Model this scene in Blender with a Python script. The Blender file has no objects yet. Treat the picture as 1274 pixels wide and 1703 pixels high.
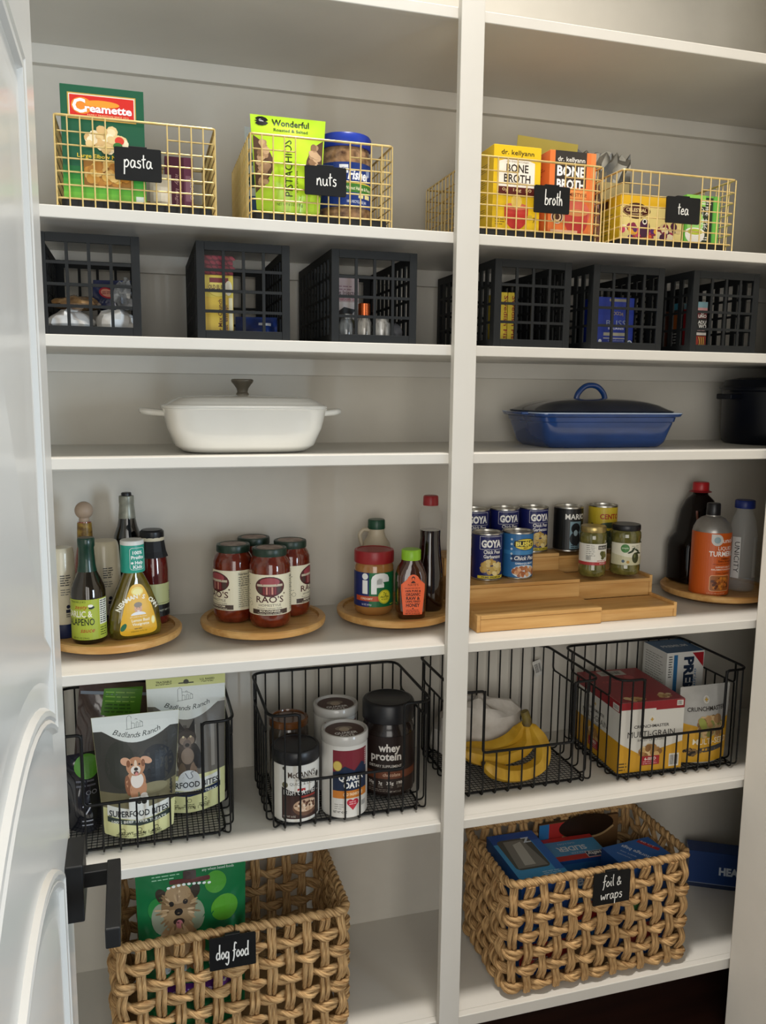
import bpy, bmesh, math, random
from mathutils import Vector, Matrix
S = bpy.context.scene
COL = S.collection
PI = math.pi
# ------------------------------------------------------------ camera
cam = bpy.data.cameras.new('camera'); camo = bpy.data.objects.new('camera', cam); COL.objects.link(camo)
cam.sensor_fit = 'HORIZONTAL'; cam.sensor_width = 36.0; cam.lens = 36.0*1367.23/1274
R_, U_, F_ = Vector((.95952966, -.28141807, .01032916)), Vector((.03109059, .14231963, .98933235)), Vector((.27988604, .9489726, -.14530936))
mw = Matrix((R_, U_, -F_)).transposed().to_4x4(); mw.translation = Vector((-.61462, -1.605, 1.58433))
camo.matrix_world = mw; cam.clip_start = .02
S.camera = camo
# ------------------------------------------------------------ light
w = bpy.data.worlds.new('world'); S.world = w; w.use_nodes = True
bg = w.node_tree.nodes['Background']; bg.inputs[0].default_value = (.80, .90, 1.0, 1); bg.inputs[1].default_value = .10
def lamp(name, loc, aim, size, energy, col, sy=None, shape='RECTANGLE'):
    l = bpy.data.lights.new(name, 'AREA'); l.shape = shape; l.size = size; l.size_y = sy or size; l.energy = energy; l.color = col
    o = bpy.data.objects.new(name, l); COL.objects.link(o); o.location = loc
    o.rotation_euler = (Vector(aim)-Vector(loc)).to_track_quat('-Z', 'Y').to_euler(); return o
sp = bpy.data.lights.new('ceiling_downlight', 'SPOT'); sp.energy = 275; sp.color = (1, .95, .89); sp.shadow_soft_size = .15; sp.spot_size = math.radians(92); sp.spot_blend = 1.0
spo = bpy.data.objects.new('ceiling_downlight', sp); COL.objects.link(spo); spo.location = (-.05, -.46, 3.88)
lamp('hall_light', (-.85, -3.1, 1.5), (.1, .2, 1.35), 1.7, 38, (1, .965, .90), sy=2.0)
lamp('window_daylight', (2.05, -3.05, 1.25), (-.7, .2, 1.0), .9, 92, (.68, .84, 1.0), sy=1.5)
S.view_settings.view_transform = 'Standard'; S.view_settings.look = 'None'; S.view_settings.gamma = 1; S.view_settings.use_curve_mapping = False
S.view_settings.exposure = 0.15
# ------------------------------------------------------------ materials
def lin(h):
    h = h.lstrip('#'); c = [int(h[i:i+2], 16)/255 for i in (0, 2, 4)]
    return tuple(x/12.92 if x <= .04045 else ((x+.055)/1.055)**2.4 for x in c)+(1,)
MATS = {}
def mat(key, col='#808080', rough=.5, metal=0, noise=None, bump=0, coat=0, trans=0, ior=1.45, col2=None, uv=False, spec=.5, alpha=1):
    """procedural principled material; noise=(sx,sy,sz) gives a stretched noise between col and col2"""
    if key in MATS: return MATS[key]
    m = bpy.data.materials.new(key); m.use_nodes = True; nt = m.node_tree; b = nt.nodes['Principled BSDF']
    b.inputs['Base Color'].default_value = lin(col); b.inputs['Roughness'].default_value = rough; b.inputs['Metallic'].default_value = metal
    b.inputs['Coat Weight'].default_value = coat; b.inputs['Coat Roughness'].default_value = .05
    b.inputs['Transmission Weight'].default_value = trans; b.inputs['IOR'].default_value = ior; b.inputs['Specular IOR Level'].default_value = spec
    b.inputs['Alpha'].default_value = alpha
    if noise:
        tc = nt.nodes.new('ShaderNodeTexCoord'); mp = nt.nodes.new('ShaderNodeMapping'); nz = nt.nodes.new('ShaderNodeTexNoise')
        mp.inputs['Scale'].default_value = noise; nz.inputs['Scale'].default_value = 1; nz.inputs['Detail'].default_value = 5
        nt.links.new(tc.outputs['UV' if uv else 'Object'], mp.inputs[0]); nt.links.new(mp.outputs[0], nz.inputs['Vector'])
        cr = nt.nodes.new('ShaderNodeValToRGB'); cr.color_ramp.elements[0].position = .3; cr.color_ramp.elements[1].position = .7
        cr.color_ramp.elements[0].color = lin(col); cr.color_ramp.elements[1].color = lin(col2 or col)
        nt.links.new(nz.outputs['Fac'], cr.inputs[0]); nt.links.new(cr.outputs[0], b.inputs['Base Color'])
        if bump:
            bp = nt.nodes.new('ShaderNodeBump'); bp.inputs['Strength'].default_value = bump; bp.inputs['Distance'].default_value = .002
            nt.links.new(nz.outputs['Fac'], bp.inputs['Height']); nt.links.new(bp.outputs[0], b.inputs['Normal'])
    MATS[key] = m; return m
def pm(h):                                   # printed ink of one colour
    return mat('ink_'+h.lstrip('#'), h, .38)
PAINT = mat('white_paint', '#d9d5cc', .42, noise=(9, 9, 9), col2='#d5d1c8', bump=.05)
WALLP = mat('wall_paint', '#d6d1c6', .6, noise=(14, 14, 14), col2='#d2cdc2', bump=.05)
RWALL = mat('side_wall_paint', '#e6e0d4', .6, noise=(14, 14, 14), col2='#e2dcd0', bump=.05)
DOORP = mat('door_enamel', '#ccc9c2', .28, noise=(3, 3, 3), col2='#c8c5be', coat=.1)
BLACKM = mat('black_metal', '#131313', .45, noise=(60, 60, 60), col2='#181818', spec=.35)
WIRE = mat('black_wire', '#0b0b0b', .45, noise=(80, 80, 80), col2='#101010', spec=.35)
GOLD = mat('brass_wire', '#d8ba72', .35, metal=.45, noise=(60, 60, 60), col2='#e8cf92')
CRATE = mat('charcoal_plastic', '#191b1c', .6, noise=(50, 50, 50), col2='#1c1e1f', bump=.05, spec=.3)
BAMBOO = mat('bamboo', '#bd8a4a', .42, noise=(5, 60, 60), col2='#dcb070', bump=.04)
WICKER = mat('water_hyacinth', '#765026', .75, noise=(4, 11, 1), col2='#e0b880', bump=.8, uv=True)
TAG = mat('tag_black', '#0f1010', .5, noise=(40, 40, 40), col2='#141515', spec=.3)
CLEAR = mat('clear_plastic', '#ffffff', .04, trans=1, ior=1.12, spec=.5)
FILM = mat('clear_film', '#dfe6ea', .12, trans=.9, ior=1.1)
TIN = mat('tin', '#b9b6ae', .28, metal=1, noise=(30, 30, 30), col2='#c6c3bb')
# ------------------------------------------------------------ mesh building
class MB:
    def __init__(s): s.v = []; s.f = []; s.m = []; s.uv = {}
    def add(s, vs, fs, mi=0, uvs=None):
        b = len(s.v); s.v += [tuple(p) for p in vs]
        for k, f in enumerate(fs):
            if uvs: s.uv[len(s.f)] = uvs[k]
            s.f.append([i+b for i in f]); s.m.append(mi)
        return s
    def box(s, x0, x1, y0, y1, z0, z1, mi=0):
        return s.add([(x0, y0, z0), (x1, y0, z0), (x1, y1, z0), (x0, y1, z0), (x0, y0, z1), (x1, y0, z1), (x1, y1, z1), (x0, y1, z1)],
                     [(0, 3, 2, 1), (4, 5, 6, 7), (0, 1, 5, 4), (1, 2, 6, 5), (2, 3, 7, 6), (3, 0, 4, 7)], mi)
    def tube(s, pts, r, n=8, closed=False, mi=0, shape=None, twist=0):
        P = [Vector(p) for p in pts]; N = len(P); vs = []; fs = []; uvs = []
        T = []
        for i in range(N):
            a = P[(i-1) % N] if (closed or i > 0) else P[0]; b = P[(i+1) % N] if (closed or i < N-1) else P[-1]
            t = (b-a); T.append(t.normalized() if t.length > 1e-9 else Vector((0, 0, 1)))
        up = Vector((0, 0, 1)) if abs(T[0].z) < .9 else Vector((0, 1, 0))
        nrm = (up-T[0]*up.dot(T[0])).normalized(); L = 0
        Ls = []
        for i in range(N):
            nrm = (nrm-T[i]*nrm.dot(T[i])).normalized(); bi = T[i].cross(nrm)
            if i: L += (P[i]-P[i-1]).length
            Ls.append(L)
            rr = r(i/(max(1, N-1))) if callable(r) else (r[i] if isinstance(r, (list, tuple)) else r)
            for j in range(n):
                a = 2*PI*j/n; k = shape(a) if shape else 1; a2 = a+twist*L
                vs.append(P[i]+(nrm*math.cos(a2)+bi*math.sin(a2))*rr*k)
        for i in range(N if closed else N-1):
            for j in range(n):
                i2 = (i+1) % N; j2 = (j+1) % n
                fs.append((i*n+j, i*n+j2, i2*n+j2, i2*n+j))
                l1 = Ls[i2] if i2 else Ls[-1]+.01
                uvs.append(((Ls[i]*8, j/n), (Ls[i]*8, (j+1)/n), (l1*8, (j+1)/n), (l1*8, j/n)))
        if not closed:
            fs += [tuple(range(n))[::-1], tuple((N-1)*n+j for j in range(n))]; uvs += [((0, 0),)*n]*2
        return s.add(vs, fs, mi, uvs)
    def lathe(s, prof, n=32, mi=0, c=(0, 0), sy=1):
        vs = []; fs = []; K = len(prof)
        for r, z in prof:
            for j in range(n):
                a = 2*PI*j/n; vs.append((c[0]+max(r, 1e-5)*math.sin(a), c[1]-max(r, 1e-5)*math.cos(a)*sy, z))
        for i in range(K-1):
            for j in range(n):
                j2 = (j+1) % n; fs.append((i*n+j, i*n+j2, (i+1)*n+j2, (i+1)*n+j))
        fs.append(tuple(range(n))[::-1]); fs.append(tuple((K-1)*n+j for j in range(n)))
        return s.add(vs, fs, mi)
    def loft(s, secs, n=36, mi=0):
        """secs: (z, hx, hy, exponent, cx, cy)"""
        vs = []; fs = []
        for q in secs:
            z, hx, hy, e = q[:4]; cx, cy = (q[4:6] if len(q) > 5 else (0, 0))
            for j in range(n):
                a = 2*PI*j/n; sx, cyy = math.sin(a), -math.cos(a)
                vs.append((cx+hx*math.copysign(abs(sx)**(2/e), sx), cy+hy*math.copysign(abs(cyy)**(2/e), cyy), z))
        K = len(secs)
        for i in range(K-1):
            for j in range(n):
                j2 = (j+1) % n; fs.append((i*n+j, i*n+j2, (i+1)*n+j2, (i+1)*n+j))
        fs.append(tuple(range(n))[::-1]); fs.append(tuple((K-1)*n+j for j in range(n)))
        return s.add(vs, fs, mi)
    def prism(s, poly, f, a, b, mi=0):
        """poly 2d points; f(u,v,t)->xyz, extruded from t=a to t=b"""
        n = len(poly); vs = [f(u, v, a) for u, v in poly]+[f(u, v, b) for u, v in poly]
        fs = [tuple(range(n))[::-1], tuple(range(n, 2*n))]+[(i, (i+1) % n, n+(i+1) % n, n+i) for i in range(n)]
        return s.add(vs, fs, mi)
    def mesh(s, name, mats, smooth=35):
        me = bpy.data.meshes.new(name); me.from_pydata(s.v, [], s.f); me.update()
        for m in (mats if isinstance(mats, (list, tuple)) else [mats]): me.materials.append(m)
        me.polygons.foreach_set('material_index', s.m)
        if s.uv:
            lay = me.uv_layers.new(name='UVMap').data
            for p in me.polygons:
                q = s.uv.get(p.index)
                if q:
                    for k, li in enumerate(p.loop_indices): lay[li].uv = q[k % len(q)]
        bm = bmesh.new(); bm.from_mesh(me); bmesh.ops.recalc_face_normals(bm, faces=bm.faces); bm.to_mesh(me); bm.free()
        if smooth:
            me.polygons.foreach_set('use_smooth', [True]*len(me.polygons)); me.set_sharp_from_angle(angle=math.radians(smooth))
        return me
    def build(s, name, mats, parent=None, smooth=35, bevel=0, loc=None, rot=None):
        return link(name, s.mesh(name, mats, smooth), parent, bevel, loc, rot)
def link(name, me, parent=None, bevel=0, loc=None, rot=None):
    o = bpy.data.objects.new(name, me); COL.objects.link(o)
    if parent: o.parent = parent
    if loc: o.location = loc
    if rot: o.rotation_euler = rot
    if bevel:
        b = o.modifiers.new('bevel', 'BEVEL'); b.width = bevel; b.segments = 2; b.limit_method = 'ANGLE'; b.angle_limit = math.radians(40)
    return o
def tag(o, label, cat, group=None, kind=None):
    o['label'] = label; o['category'] = cat
    if group: o['group'] = group
    if kind: o['kind'] = kind
    return o
def thing(name, label, cat, loc=(0, 0, 0), rz=0, group=None):
    o = bpy.data.objects.new(name, None); COL.objects.link(o); o.empty_display_size = .02
    o.location = loc; o.rotation_euler = (0, 0, rz); return tag(o, label, cat, group)
def copy_tree(o, parent=None):
    c = o.copy(); COL.objects.link(c); c.parent = parent
    for ch in list(o.children): copy_tree(ch, c)
    return c
def smooth_pts(pts, k=6, closed=False):
    P = [Vector(p) for p in pts]; n = len(P); out = []
    for i in range(n if closed else n-1):
        p0 = P[(i-1) % n] if closed or i else P[0]; p1 = P[i]; p2 = P[(i+1) % n]; p3 = P[(i+2) % n] if closed or i < n-2 else P[-1]
        for q in range(k):
            t = q/k; out.append(.5*((2*p1)+(p2-p0)*t+(2*p0-5*p1+4*p2-p3)*t*t+(3*p1-p0-3*p2+p3)*t**3))
    if not closed: out.append(P[-1])
    return out
def rrect(x0, x1, y0, y1, r, n=5):
    out = []
    for cx, cy, a in ((x1-r, y1-r, 0), (x0+r, y1-r, 90), (x0+r, y0+r, 180), (x1-r, y0+r, 270)):
        for k in range(n+1):
            t = math.radians(a+90*k/n); out.append((cx+r*math.cos(t), cy+r*math.sin(t)))
    return out
# ------------------------------------------------------------ flat print (lettering and pictures on packaging)
_TX = {}
def text_mesh(st, bold):
    k = (st, bold)
    if k not in _TX:
        c = bpy.data.curves.new('t', 'FONT'); c.body = st; c.size = 1; c.offset = bold; c.resolution_u = 2; c.fill_mode = 'FRONT'
        o = bpy.data.objects.new('t', c); me = bpy.data.meshes.new_from_object(o)
        _TX[k] = ([(v.co.x, v.co.y) for v in me.vertices], [tuple(p.vertices) for p in me.polygons])
        bpy.data.objects.remove(o); bpy.data.curves.remove(c); bpy.data.meshes.remove(me)
    return _TX[k]
CAPH = max(p[1] for p in text_mesh('H', 0)[0])
class Print:
    def __init__(s): s.it = []; s.keys = []
    def put(s, vs, fs, c):
        if not vs: return s
        us = [p[0] for p in vs]; ws = [p[1] for p in vs]; bb = (min(us), min(ws), max(us), max(ws)); lay = 0
        for q in s.it:
            o = q[3]
            if o[0] < bb[2] and o[2] > bb[0] and o[1] < bb[3] and o[3] > bb[1]: lay = max(lay, q[4]+1)
        if c not in s.keys: s.keys.append(c)
        s.it.append((vs, fs, s.keys.index(c), bb, lay)); return s
    def poly(s, pts, c): return s.put(list(pts), [tuple(range(len(pts)))], c)
    def rect(s, u0, v0, u1, v1, c): return s.poly([(u0, v0), (u1, v0), (u1, v1), (u0, v1)], c)
    def rr(s, u0, v0, u1, v1, r, c): return s.poly(rrect(u0, u1, v0, v1, r, 4), c)
    def ell(s, u, v, a, b, c, n=24, rot=0, t0=0, t1=360):
        cr, sr = math.cos(rot), math.sin(rot); P = []
        for k in range(n):
            t = math.radians(t0+(t1-t0)*k/(n if t1-t0 == 360 else n-1)); x, y = a*math.cos(t), b*math.sin(t)
            P.append((u+x*cr-y*sr, v+x*sr+y*cr))
        return s.poly(P, c)
    def text(s, st, u, v, h, c, w=None, bold=.0, al='c', sh=0, rot=0):
        vs, fs = text_mesh(st, bold)
        if not vs: return s
        x0 = min(p[0] for p in vs); x1 = max(p[0] for p in vs); sy = h/CAPH; sx = sy if w is None else w/(x1-x0)
        off = {'c': (x0+x1)/2, 'l': x0, 'r': x1}[al]; cr, sr = math.cos(rot), math.sin(rot); out = []
        for x, y in vs:
            a, b = (x-off)*sx+sh*y*sy, y*sy; out.append((u+a*cr-b*sr, v+a*sr+b*cr))
        return s.put(out, fs, c)
    def arc(s, st, cu, cv, R, a0, a1, h, c, bold=.02, w=None):
        n = len(st)
        for i, ch in enumerate(st):
            if ch == ' ': continue
            a = math.radians(a0+(a1-a0)*i/max(1, n-1)); s.text(ch, cu+R*math.sin(a), cv+R*math.cos(a), h, c, bold=bold, rot=-a, w=w)
        return s
    def ribbon(s, pts, wd, c, k=5):
        P = [(p.x, p.y) for p in smooth_pts([(a, b, 0) for a, b in pts], k)]; L = []; Rr = []
        for i, (x, y) in enumerate(P):
            ax, ay = P[max(0, i-1)]; bx, by = P[min(len(P)-1, i+1)]; d = math.hypot(bx-ax, by-ay) or 1
            nx, ny = -(by-ay)/d*wd/2, (bx-ax)/d*wd/2; L.append((x+nx, y+ny)); Rr.append((x-nx, y-ny))
        n = len(P); return s.put(L+Rr, [(i, i+1, n+i+1, n+i) for i in range(n-1)], c)
    def blobs(s, cu, cv, a, b, n, r, cols, seed=1, inside=True):
        g = random.Random(seed); k = 0
        while k < n:
            x, y = g.uniform(-1, 1), g.uniform(-1, 1)
            if x*x+y*y > 1: continue
            rr = r*g.uniform(.8, 1.25); s.it_fast(cu+x*(a-r*.6), cv+y*(b-r*.6), rr, rr*g.uniform(.75, 1), g.choice(cols), g.uniform(0, PI), k); k += 1
        return s
    def it_fast(s, u, v, a, b, c, rot, k):
        P = []; cr, sr = math.cos(rot), math.sin(rot)
        for q in range(9):
            t = 2*PI*q/9; x, y = a*math.cos(t), b*math.sin(t); P.append((u+x*cr-y*sr, v+x*sr+y*cr))
        return s.poly(P, c)
    def bars(s, u0, v0, u1, v1, c='#151515', n=14, seed=3):
        g = random.Random(seed); vs = []; fs = []; st = (u1-u0)/n
        for i in range(n):
            a = u0+i*st; b = a+st*g.uniform(.25, .7); k = len(vs); vs += [(a, v0), (b, v0), (b, v1), (a, v1)]; fs.append((k, k+1, k+2, k+3))
        return s.put(vs, fs, c)
    def lines(s, u0, v1, w, n, gap, c, th=.4, seed=5):
        """rows of print too small to read"""
        g = random.Random(seed); vs = []; fs = []
        for i in range(n):
            x = u0; y = v1-i*gap; end = u0+w*g.uniform(.75, 1)
            while x < end:
                l = gap*g.uniform(.8, 2.2); k = len(vs); vs += [(x, y-gap*th), (min(x+l, end), y-gap*th), (min(x+l, end), y), (x, y)]; fs.append((k, k+1, k+2, k+3)); x += l+gap*.35
        return s.put(vs, fs, c)
    def build(s, name, parent, mp, du=None, dv=None, base=.0003, step=.00007):
        V = []; F = []; M = []
        for vs, fs, mi, bb, lay in s.it:
            if (du and bb[2]-bb[0] > du) or (dv and bb[3]-bb[1] > dv):
                bm = bmesh.new(); bv = [bm.verts.new((p[0], p[1], 0)) for p in vs]
                for f in fs:
                    try: bm.faces.new([bv[i] for i in f])
                    except ValueError: pass
                bmesh.ops.triangulate(bm, faces=[f for f in bm.faces if len(f.verts) > 4])
                for ax, d, lo, hi in ((0, du, bb[0], bb[2]), (1, dv, bb[1], bb[3])):
                    if not d: continue
                    q = math.floor(lo/d)*d+d
                    while q < hi:
                        bmesh.ops.bisect_plane(bm, geom=bm.verts[:]+bm.edges[:]+bm.faces[:], plane_co=(q, 0, 0) if ax == 0 else (0, q, 0), plane_no=(1, 0, 0) if ax == 0 else (0, 1, 0)); q += d
                bmesh.ops.triangulate(bm, faces=[f for f in bm.faces if len(f.verts) > 4]); bm.verts.index_update()
                vs = [(v.co.x, v.co.y) for v in bm.verts]; fs = [[v.index for v in f.verts] for f in bm.faces]; bm.free()
            b = len(V); k = base+step*lay; V += [mp(u, v, k) for u, v in vs]
            for f in fs: F.append([i+b for i in f]); M.append(mi)
        me = bpy.data.meshes.new(name); me.from_pydata(V, [], F); me.update()
        for c in s.keys: me.materials.append(c if not isinstance(c, str) else pm(c))
        me.polygons.foreach_set('material_index', M)
        return link(name, me, parent)
def fmap(O, U, V):
    O, U, V = Vector(O), Vector(U), Vector(V); N = U.cross(V).normalized()
    return lambda u, v, k: tuple(O+U*u+V*v+N*k)
def cmap(R, a0=0, z0=0, sy=1):
    return lambda u, v, k: ((R+k)*math.sin(u/R+a0), -(R+k)*math.cos(u/R+a0)*sy, z0+v)
def smap(secs):
    def f(u, v, k):
        for a, b in zip(secs, secs[1:]):
            if a[0] <= v <= b[0] or b is secs[-1]:
                t = min(1, max(0, (v-a[0])/max(1e-6, b[0]-a[0]))); hx, hy, e = [a[i]+(b[i]-a[i])*t for i in (1, 2, 3)]
                cx, cy = [(a[i] if len(a) > 5 else 0)+((b[i] if len(b) > 5 else 0)-(a[i] if len(a) > 5 else 0))*t for i in (4, 5)] if len(a) > 5 else (0, 0)
                q = min(.999, abs(u/hx)); return (cx+u, cy-hy*(1-q**e)**(1/e)-k, v)
    return f
# handwritten letters as pen strokes (x advance, strokes in a unit x-height box)
HW = {
 'a': (.62, [[(.45, .85), (.2, .95), (.05, .45), (.15, .02), (.35, .2), (.46, .85)], [(.46, .9), (.45, .25), (.6, .05)]]),
 'b': (.62, [[(.12, 2.2), (.08, 1.0), (.06, .0)], [(.08, .5), (.25, .95), (.5, .6), (.35, .05), (.08, .05)]]),
 'd': (.66, [[(.45, .8), (.2, .95), (.04, .4), (.18, .0), (.4, .25)], [(.5, 2.1), (.46, 1.0), (.5, .0)]]),
 'e': (.55, [[(.08, .45), (.4, .6), (.3, .98), (.08, .6), (.12, .1), (.48, .15)]]),
 'f': (.5, [[(.55, 1.9), (.35, 2.1), (.25, 1.4), (.2, .2), (.05, -.5)], [(.02, .95), (.45, 1.1)]]),
 'g': (.64, [[(.45, .8), (.2, .95), (.04, .45), (.18, .05), (.42, .3), (.47, .9)], [(.47, .9), (.45, -.4), (.25, -.9), (.05, -.6)]]),
 'h': (.6, [[(.12, 2.1), (.08, 1.0), (.05, .0)], [(.07, .5), (.28, .95), (.4, .6), (.42, .0)]]),
 'i': (.3, [[(.12, .95), (.1, .3), (.22, .02)], [(.15, 1.45), (.17, 1.55)]]),
 'l': (.3, [[(.16, 2.1), (.1, .8), (.2, .02)]]),
 'n': (.62, [[(.08, .95), (.06, .0)], [(.07, .5), (.3, 1.0), (.42, .6), (.44, .05), (.56, .05)]]),
 'o': (.56, [[(.25, .95), (.05, .5), (.2, .02), (.45, .45), (.28, .95), (.2, .9)]]),
 'p': (.62, [[(.1, 1.0), (.08, .0), (.05, -.95)], [(.08, .55), (.3, 1.0), (.5, .6), (.32, .08), (.08, .12)]]),
 'r': (.46, [[(.08, .95), (.08, .0)], [(.08, .55), (.22, .92), (.42, .88)]]),
 's': (.48, [[(.4, .85), (.18, .95), (.12, .65), (.36, .4), (.28, .02), (.04, .1)]]),
 't': (.42, [[(.2, 1.75), (.16, .6), (.2, .02)], [(.0, 1.1), (.4, 1.2)]]),
 'u': (.62, [[(.06, .95), (.08, .2), (.28, .02), (.44, .4), (.46, .95)], [(.46, .95), (.46, .2), (.58, .02)]]),
 'w': (.78, [[(.05, .95), (.14, .05), (.36, .6), (.5, .05), (.68, .95)]]),
 '&': (.7, [[(.6, .1), (.2, 1.1), (.3, 1.5), (.42, 1.15), (.08, .5), (.2, .02), (.5, .3), (.6, .65)]]),
 ' ': (.35, []),
}
def handwrite(p, st, cu, cv, xh, wd, c, width=None):
    tot = sum(HW[ch][0] for ch in st); sx = xh if width is None else width/tot; x = cu-tot*sx/2
    for ch in st:
        for stroke in HW[ch][1]: p.ribbon([(x+a*sx, cv+b*xh) for a, b in stroke], wd, c)
        x += HW[ch][0]*sx
# ------------------------------------------------------------ heights (tops of the shelves)
Z = {0: 2.3206, 1: 1.9018, 2: 1.6795, 3: 1.4571, 4: 1.0438, 5: .6321, 6: .14}
DEP = .393; TH = .0215
# ============================================================ the room
def struct(o): o['kind'] = 'structure'; return o
struct(MB().box(-2.2, 2.2, -3.2, .5, -.13, -.08).build('floor', mat('dark_floor', '#2a1611', .35, noise=(3, 30, 3), col2='#3a2018')))
struct(MB().box(-1.1, 1.35, DEP, DEP+.1, -.08, 3.95).build('wall_back', WALLP))
struct(MB().box(-1.1, -1.0, -1.45, DEP, -.08, 3.95).build('wall_left', WALLP))
struct(MB().box(.797, 1.35, -1.45, -.012, -.08, 3.95).build('wall_right', RWALL, bevel=.003))
struct(MB().box(1.25, 1.35, -.012, DEP, -.08, 3.95).build('wall_end', WALLP))
struct(MB().box(-1.1, 1.35, -1.45, DEP+.1, 3.95, 4.05).build('ceiling', mat('ceiling_paint', '#e6e2da', .7, noise=(9, 9, 9), col2='#e2ded6')))
# ------------------------------------------------------------ built-in shelving
SL = ['topmost white shelf, empty, above the brass baskets', 'white shelf carrying the brass wire baskets', 'white shelf carrying the black plastic crates',
      'white shelf carrying the two lidded baking dishes', 'white shelf carrying the bamboo turntables and cans', 'white shelf carrying the black wire baskets', 'lowest white shelf, carrying the woven baskets']
for k in range(7):
    z = Z[k]; sh = thing('shelf', SL[k], 'shelf', (0, 0, z), 0, 'white pantry shelves')
    MB().box(-.999, 1.249, .0185, DEP-.0005, -TH+.001, -.0004).build('board', PAINT, sh, 0)
    MB().box(-.999, 1.249, 0, .0185, -TH-(.008 if k == 6 else 0), 0).build('nosing', PAINT, sh, 0, bevel=.0015)
    if k < 6: MB().box(-.999, 1.249, DEP-.018, DEP-.0005, -TH-.038, -TH+.001).build('cleat', PAINT, sh, 0, bevel=.001)
po = MB().box(0, .0485, -.0195, -.0002, Z[6]-.06, 2.6).build('shelf_post', PAINT, None, 0, bevel=.0015)
tag(po, 'white painted vertical post dividing the pantry shelves in two', 'post')
# ------------------------------------------------------------ the open door on the left
th = math.atan2(.0173, .99985)
door = bpy.data.objects.new('door_1', None); COL.objects.link(door); struct(door); door.location = (-.718, -.55, 0); door.rotation_euler = (0, 0, th)
# local: y runs from 0 (free edge) to -.82 (hinges); x=0 is the face towards the shelves' centre
MB().box(-.036, 0, -.82, 0, .012, 2.06).build('door_leaf', DOORP, door, 0, bevel=.002)
def arch(s0, s1, zc, rise, n=14):
    return [(s0+(s1-s0)*k/n, zc+rise*4*(k/n)*(1-k/n)) for k in range(n+1)]
def panel(pts, name):
    # raised moulding following a closed outline on the door face, plus the raised field
    prof = [(0, 0), (.002, .0055), (.006, .0065), (.010, .004), (.013, .0055), (.018, .005), (.022, -.0005)]
    n = len(pts); c = Vector((sum(p[0] for p in pts)/n, sum(p[1] for p in pts)/n)); vs = []; fs = []
    P = [Vector(p) for p in pts]
    offs = []
    for i in range(n):
        a = (P[i]-P[i-1]).normalized(); b = (P[(i+1) % n]-P[i]).normalized(); na = Vector((-a.y, a.x)); nb = Vector((-b.y, b.x))
        m = (na+nb); m = m/max(.25, m.length_squared)*2; offs.append(m)
    if sum((P[i].x*P[(i+1) % n].y-P[(i+1) % n].x*P[i].y) for i in range(n)) < 0: offs = [-o for o in offs]
    for d, h in prof:
        for i in range(n):
            q = P[i]+offs[i]*d; vs.append((h, -q.x, q.y))
    for k in range(len(prof)-1):
        for i in range(n): fs.append((k*n+i, k*n+(i+1) % n, (k+1)*n+(i+1) % n, (k+1)*n+i))
    o = MB().add(vs, fs).build(name, DOORP, door, 28)
    pr2 = [(.045, .0), (.080, .0045)]; vs = []
    for d, h in pr2:
        for i in range(n):
            q = P[i]+offs[i]*d; vs.append((h, -q.x, q.y))
    fs = [(i, (i+1) % n, n+(i+1) % n, n+i) for i in range(n)]+[tuple(range(n, 2*n))]
    MB().add(vs, fs).build('raised_field', DOORP, o, 28)
panel([(.15, 1.90), (.15, 1.215)]+arch(.15, .68, 1.215, .075)[1:]+[(.68, 1.90)], 'upper_panel_moulding')
panel([(.15, .25)]+arch(.15, .68, 1.055, .10)+[(.68, .25)], 'lower_panel_moulding')
hd = thing('door_lever', 'matte black square door lever handle on the white door', 'door handle', (-.718, -.55, 0), th)
MB().box(0, .020, -.095, -.025, .955, 1.027).build('rosette', BLACKM, hd, 0, bevel=.0015)
MB().box(.011, .052, -.069, -.051, .982, 1.002).build('neck', BLACKM, hd, 0, bevel=.001)
MB().box(.046, .062, -.19, -.049, .980, 1.004).build('lever', BLACKM, hd, 0, bevel=.0015)
for ch in hd.children: ch.location = (0, .06, -.99)
hd.location = (-.718+.06*math.sin(th), -.55-.06*math.cos(th), .99)
for z in (1.85, 1.1, .25):
    MB().tube([(.004, -.823, z-.045), (.004, -.823, z+.045)], .006, 10).build('hinge', TIN, door)
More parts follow.
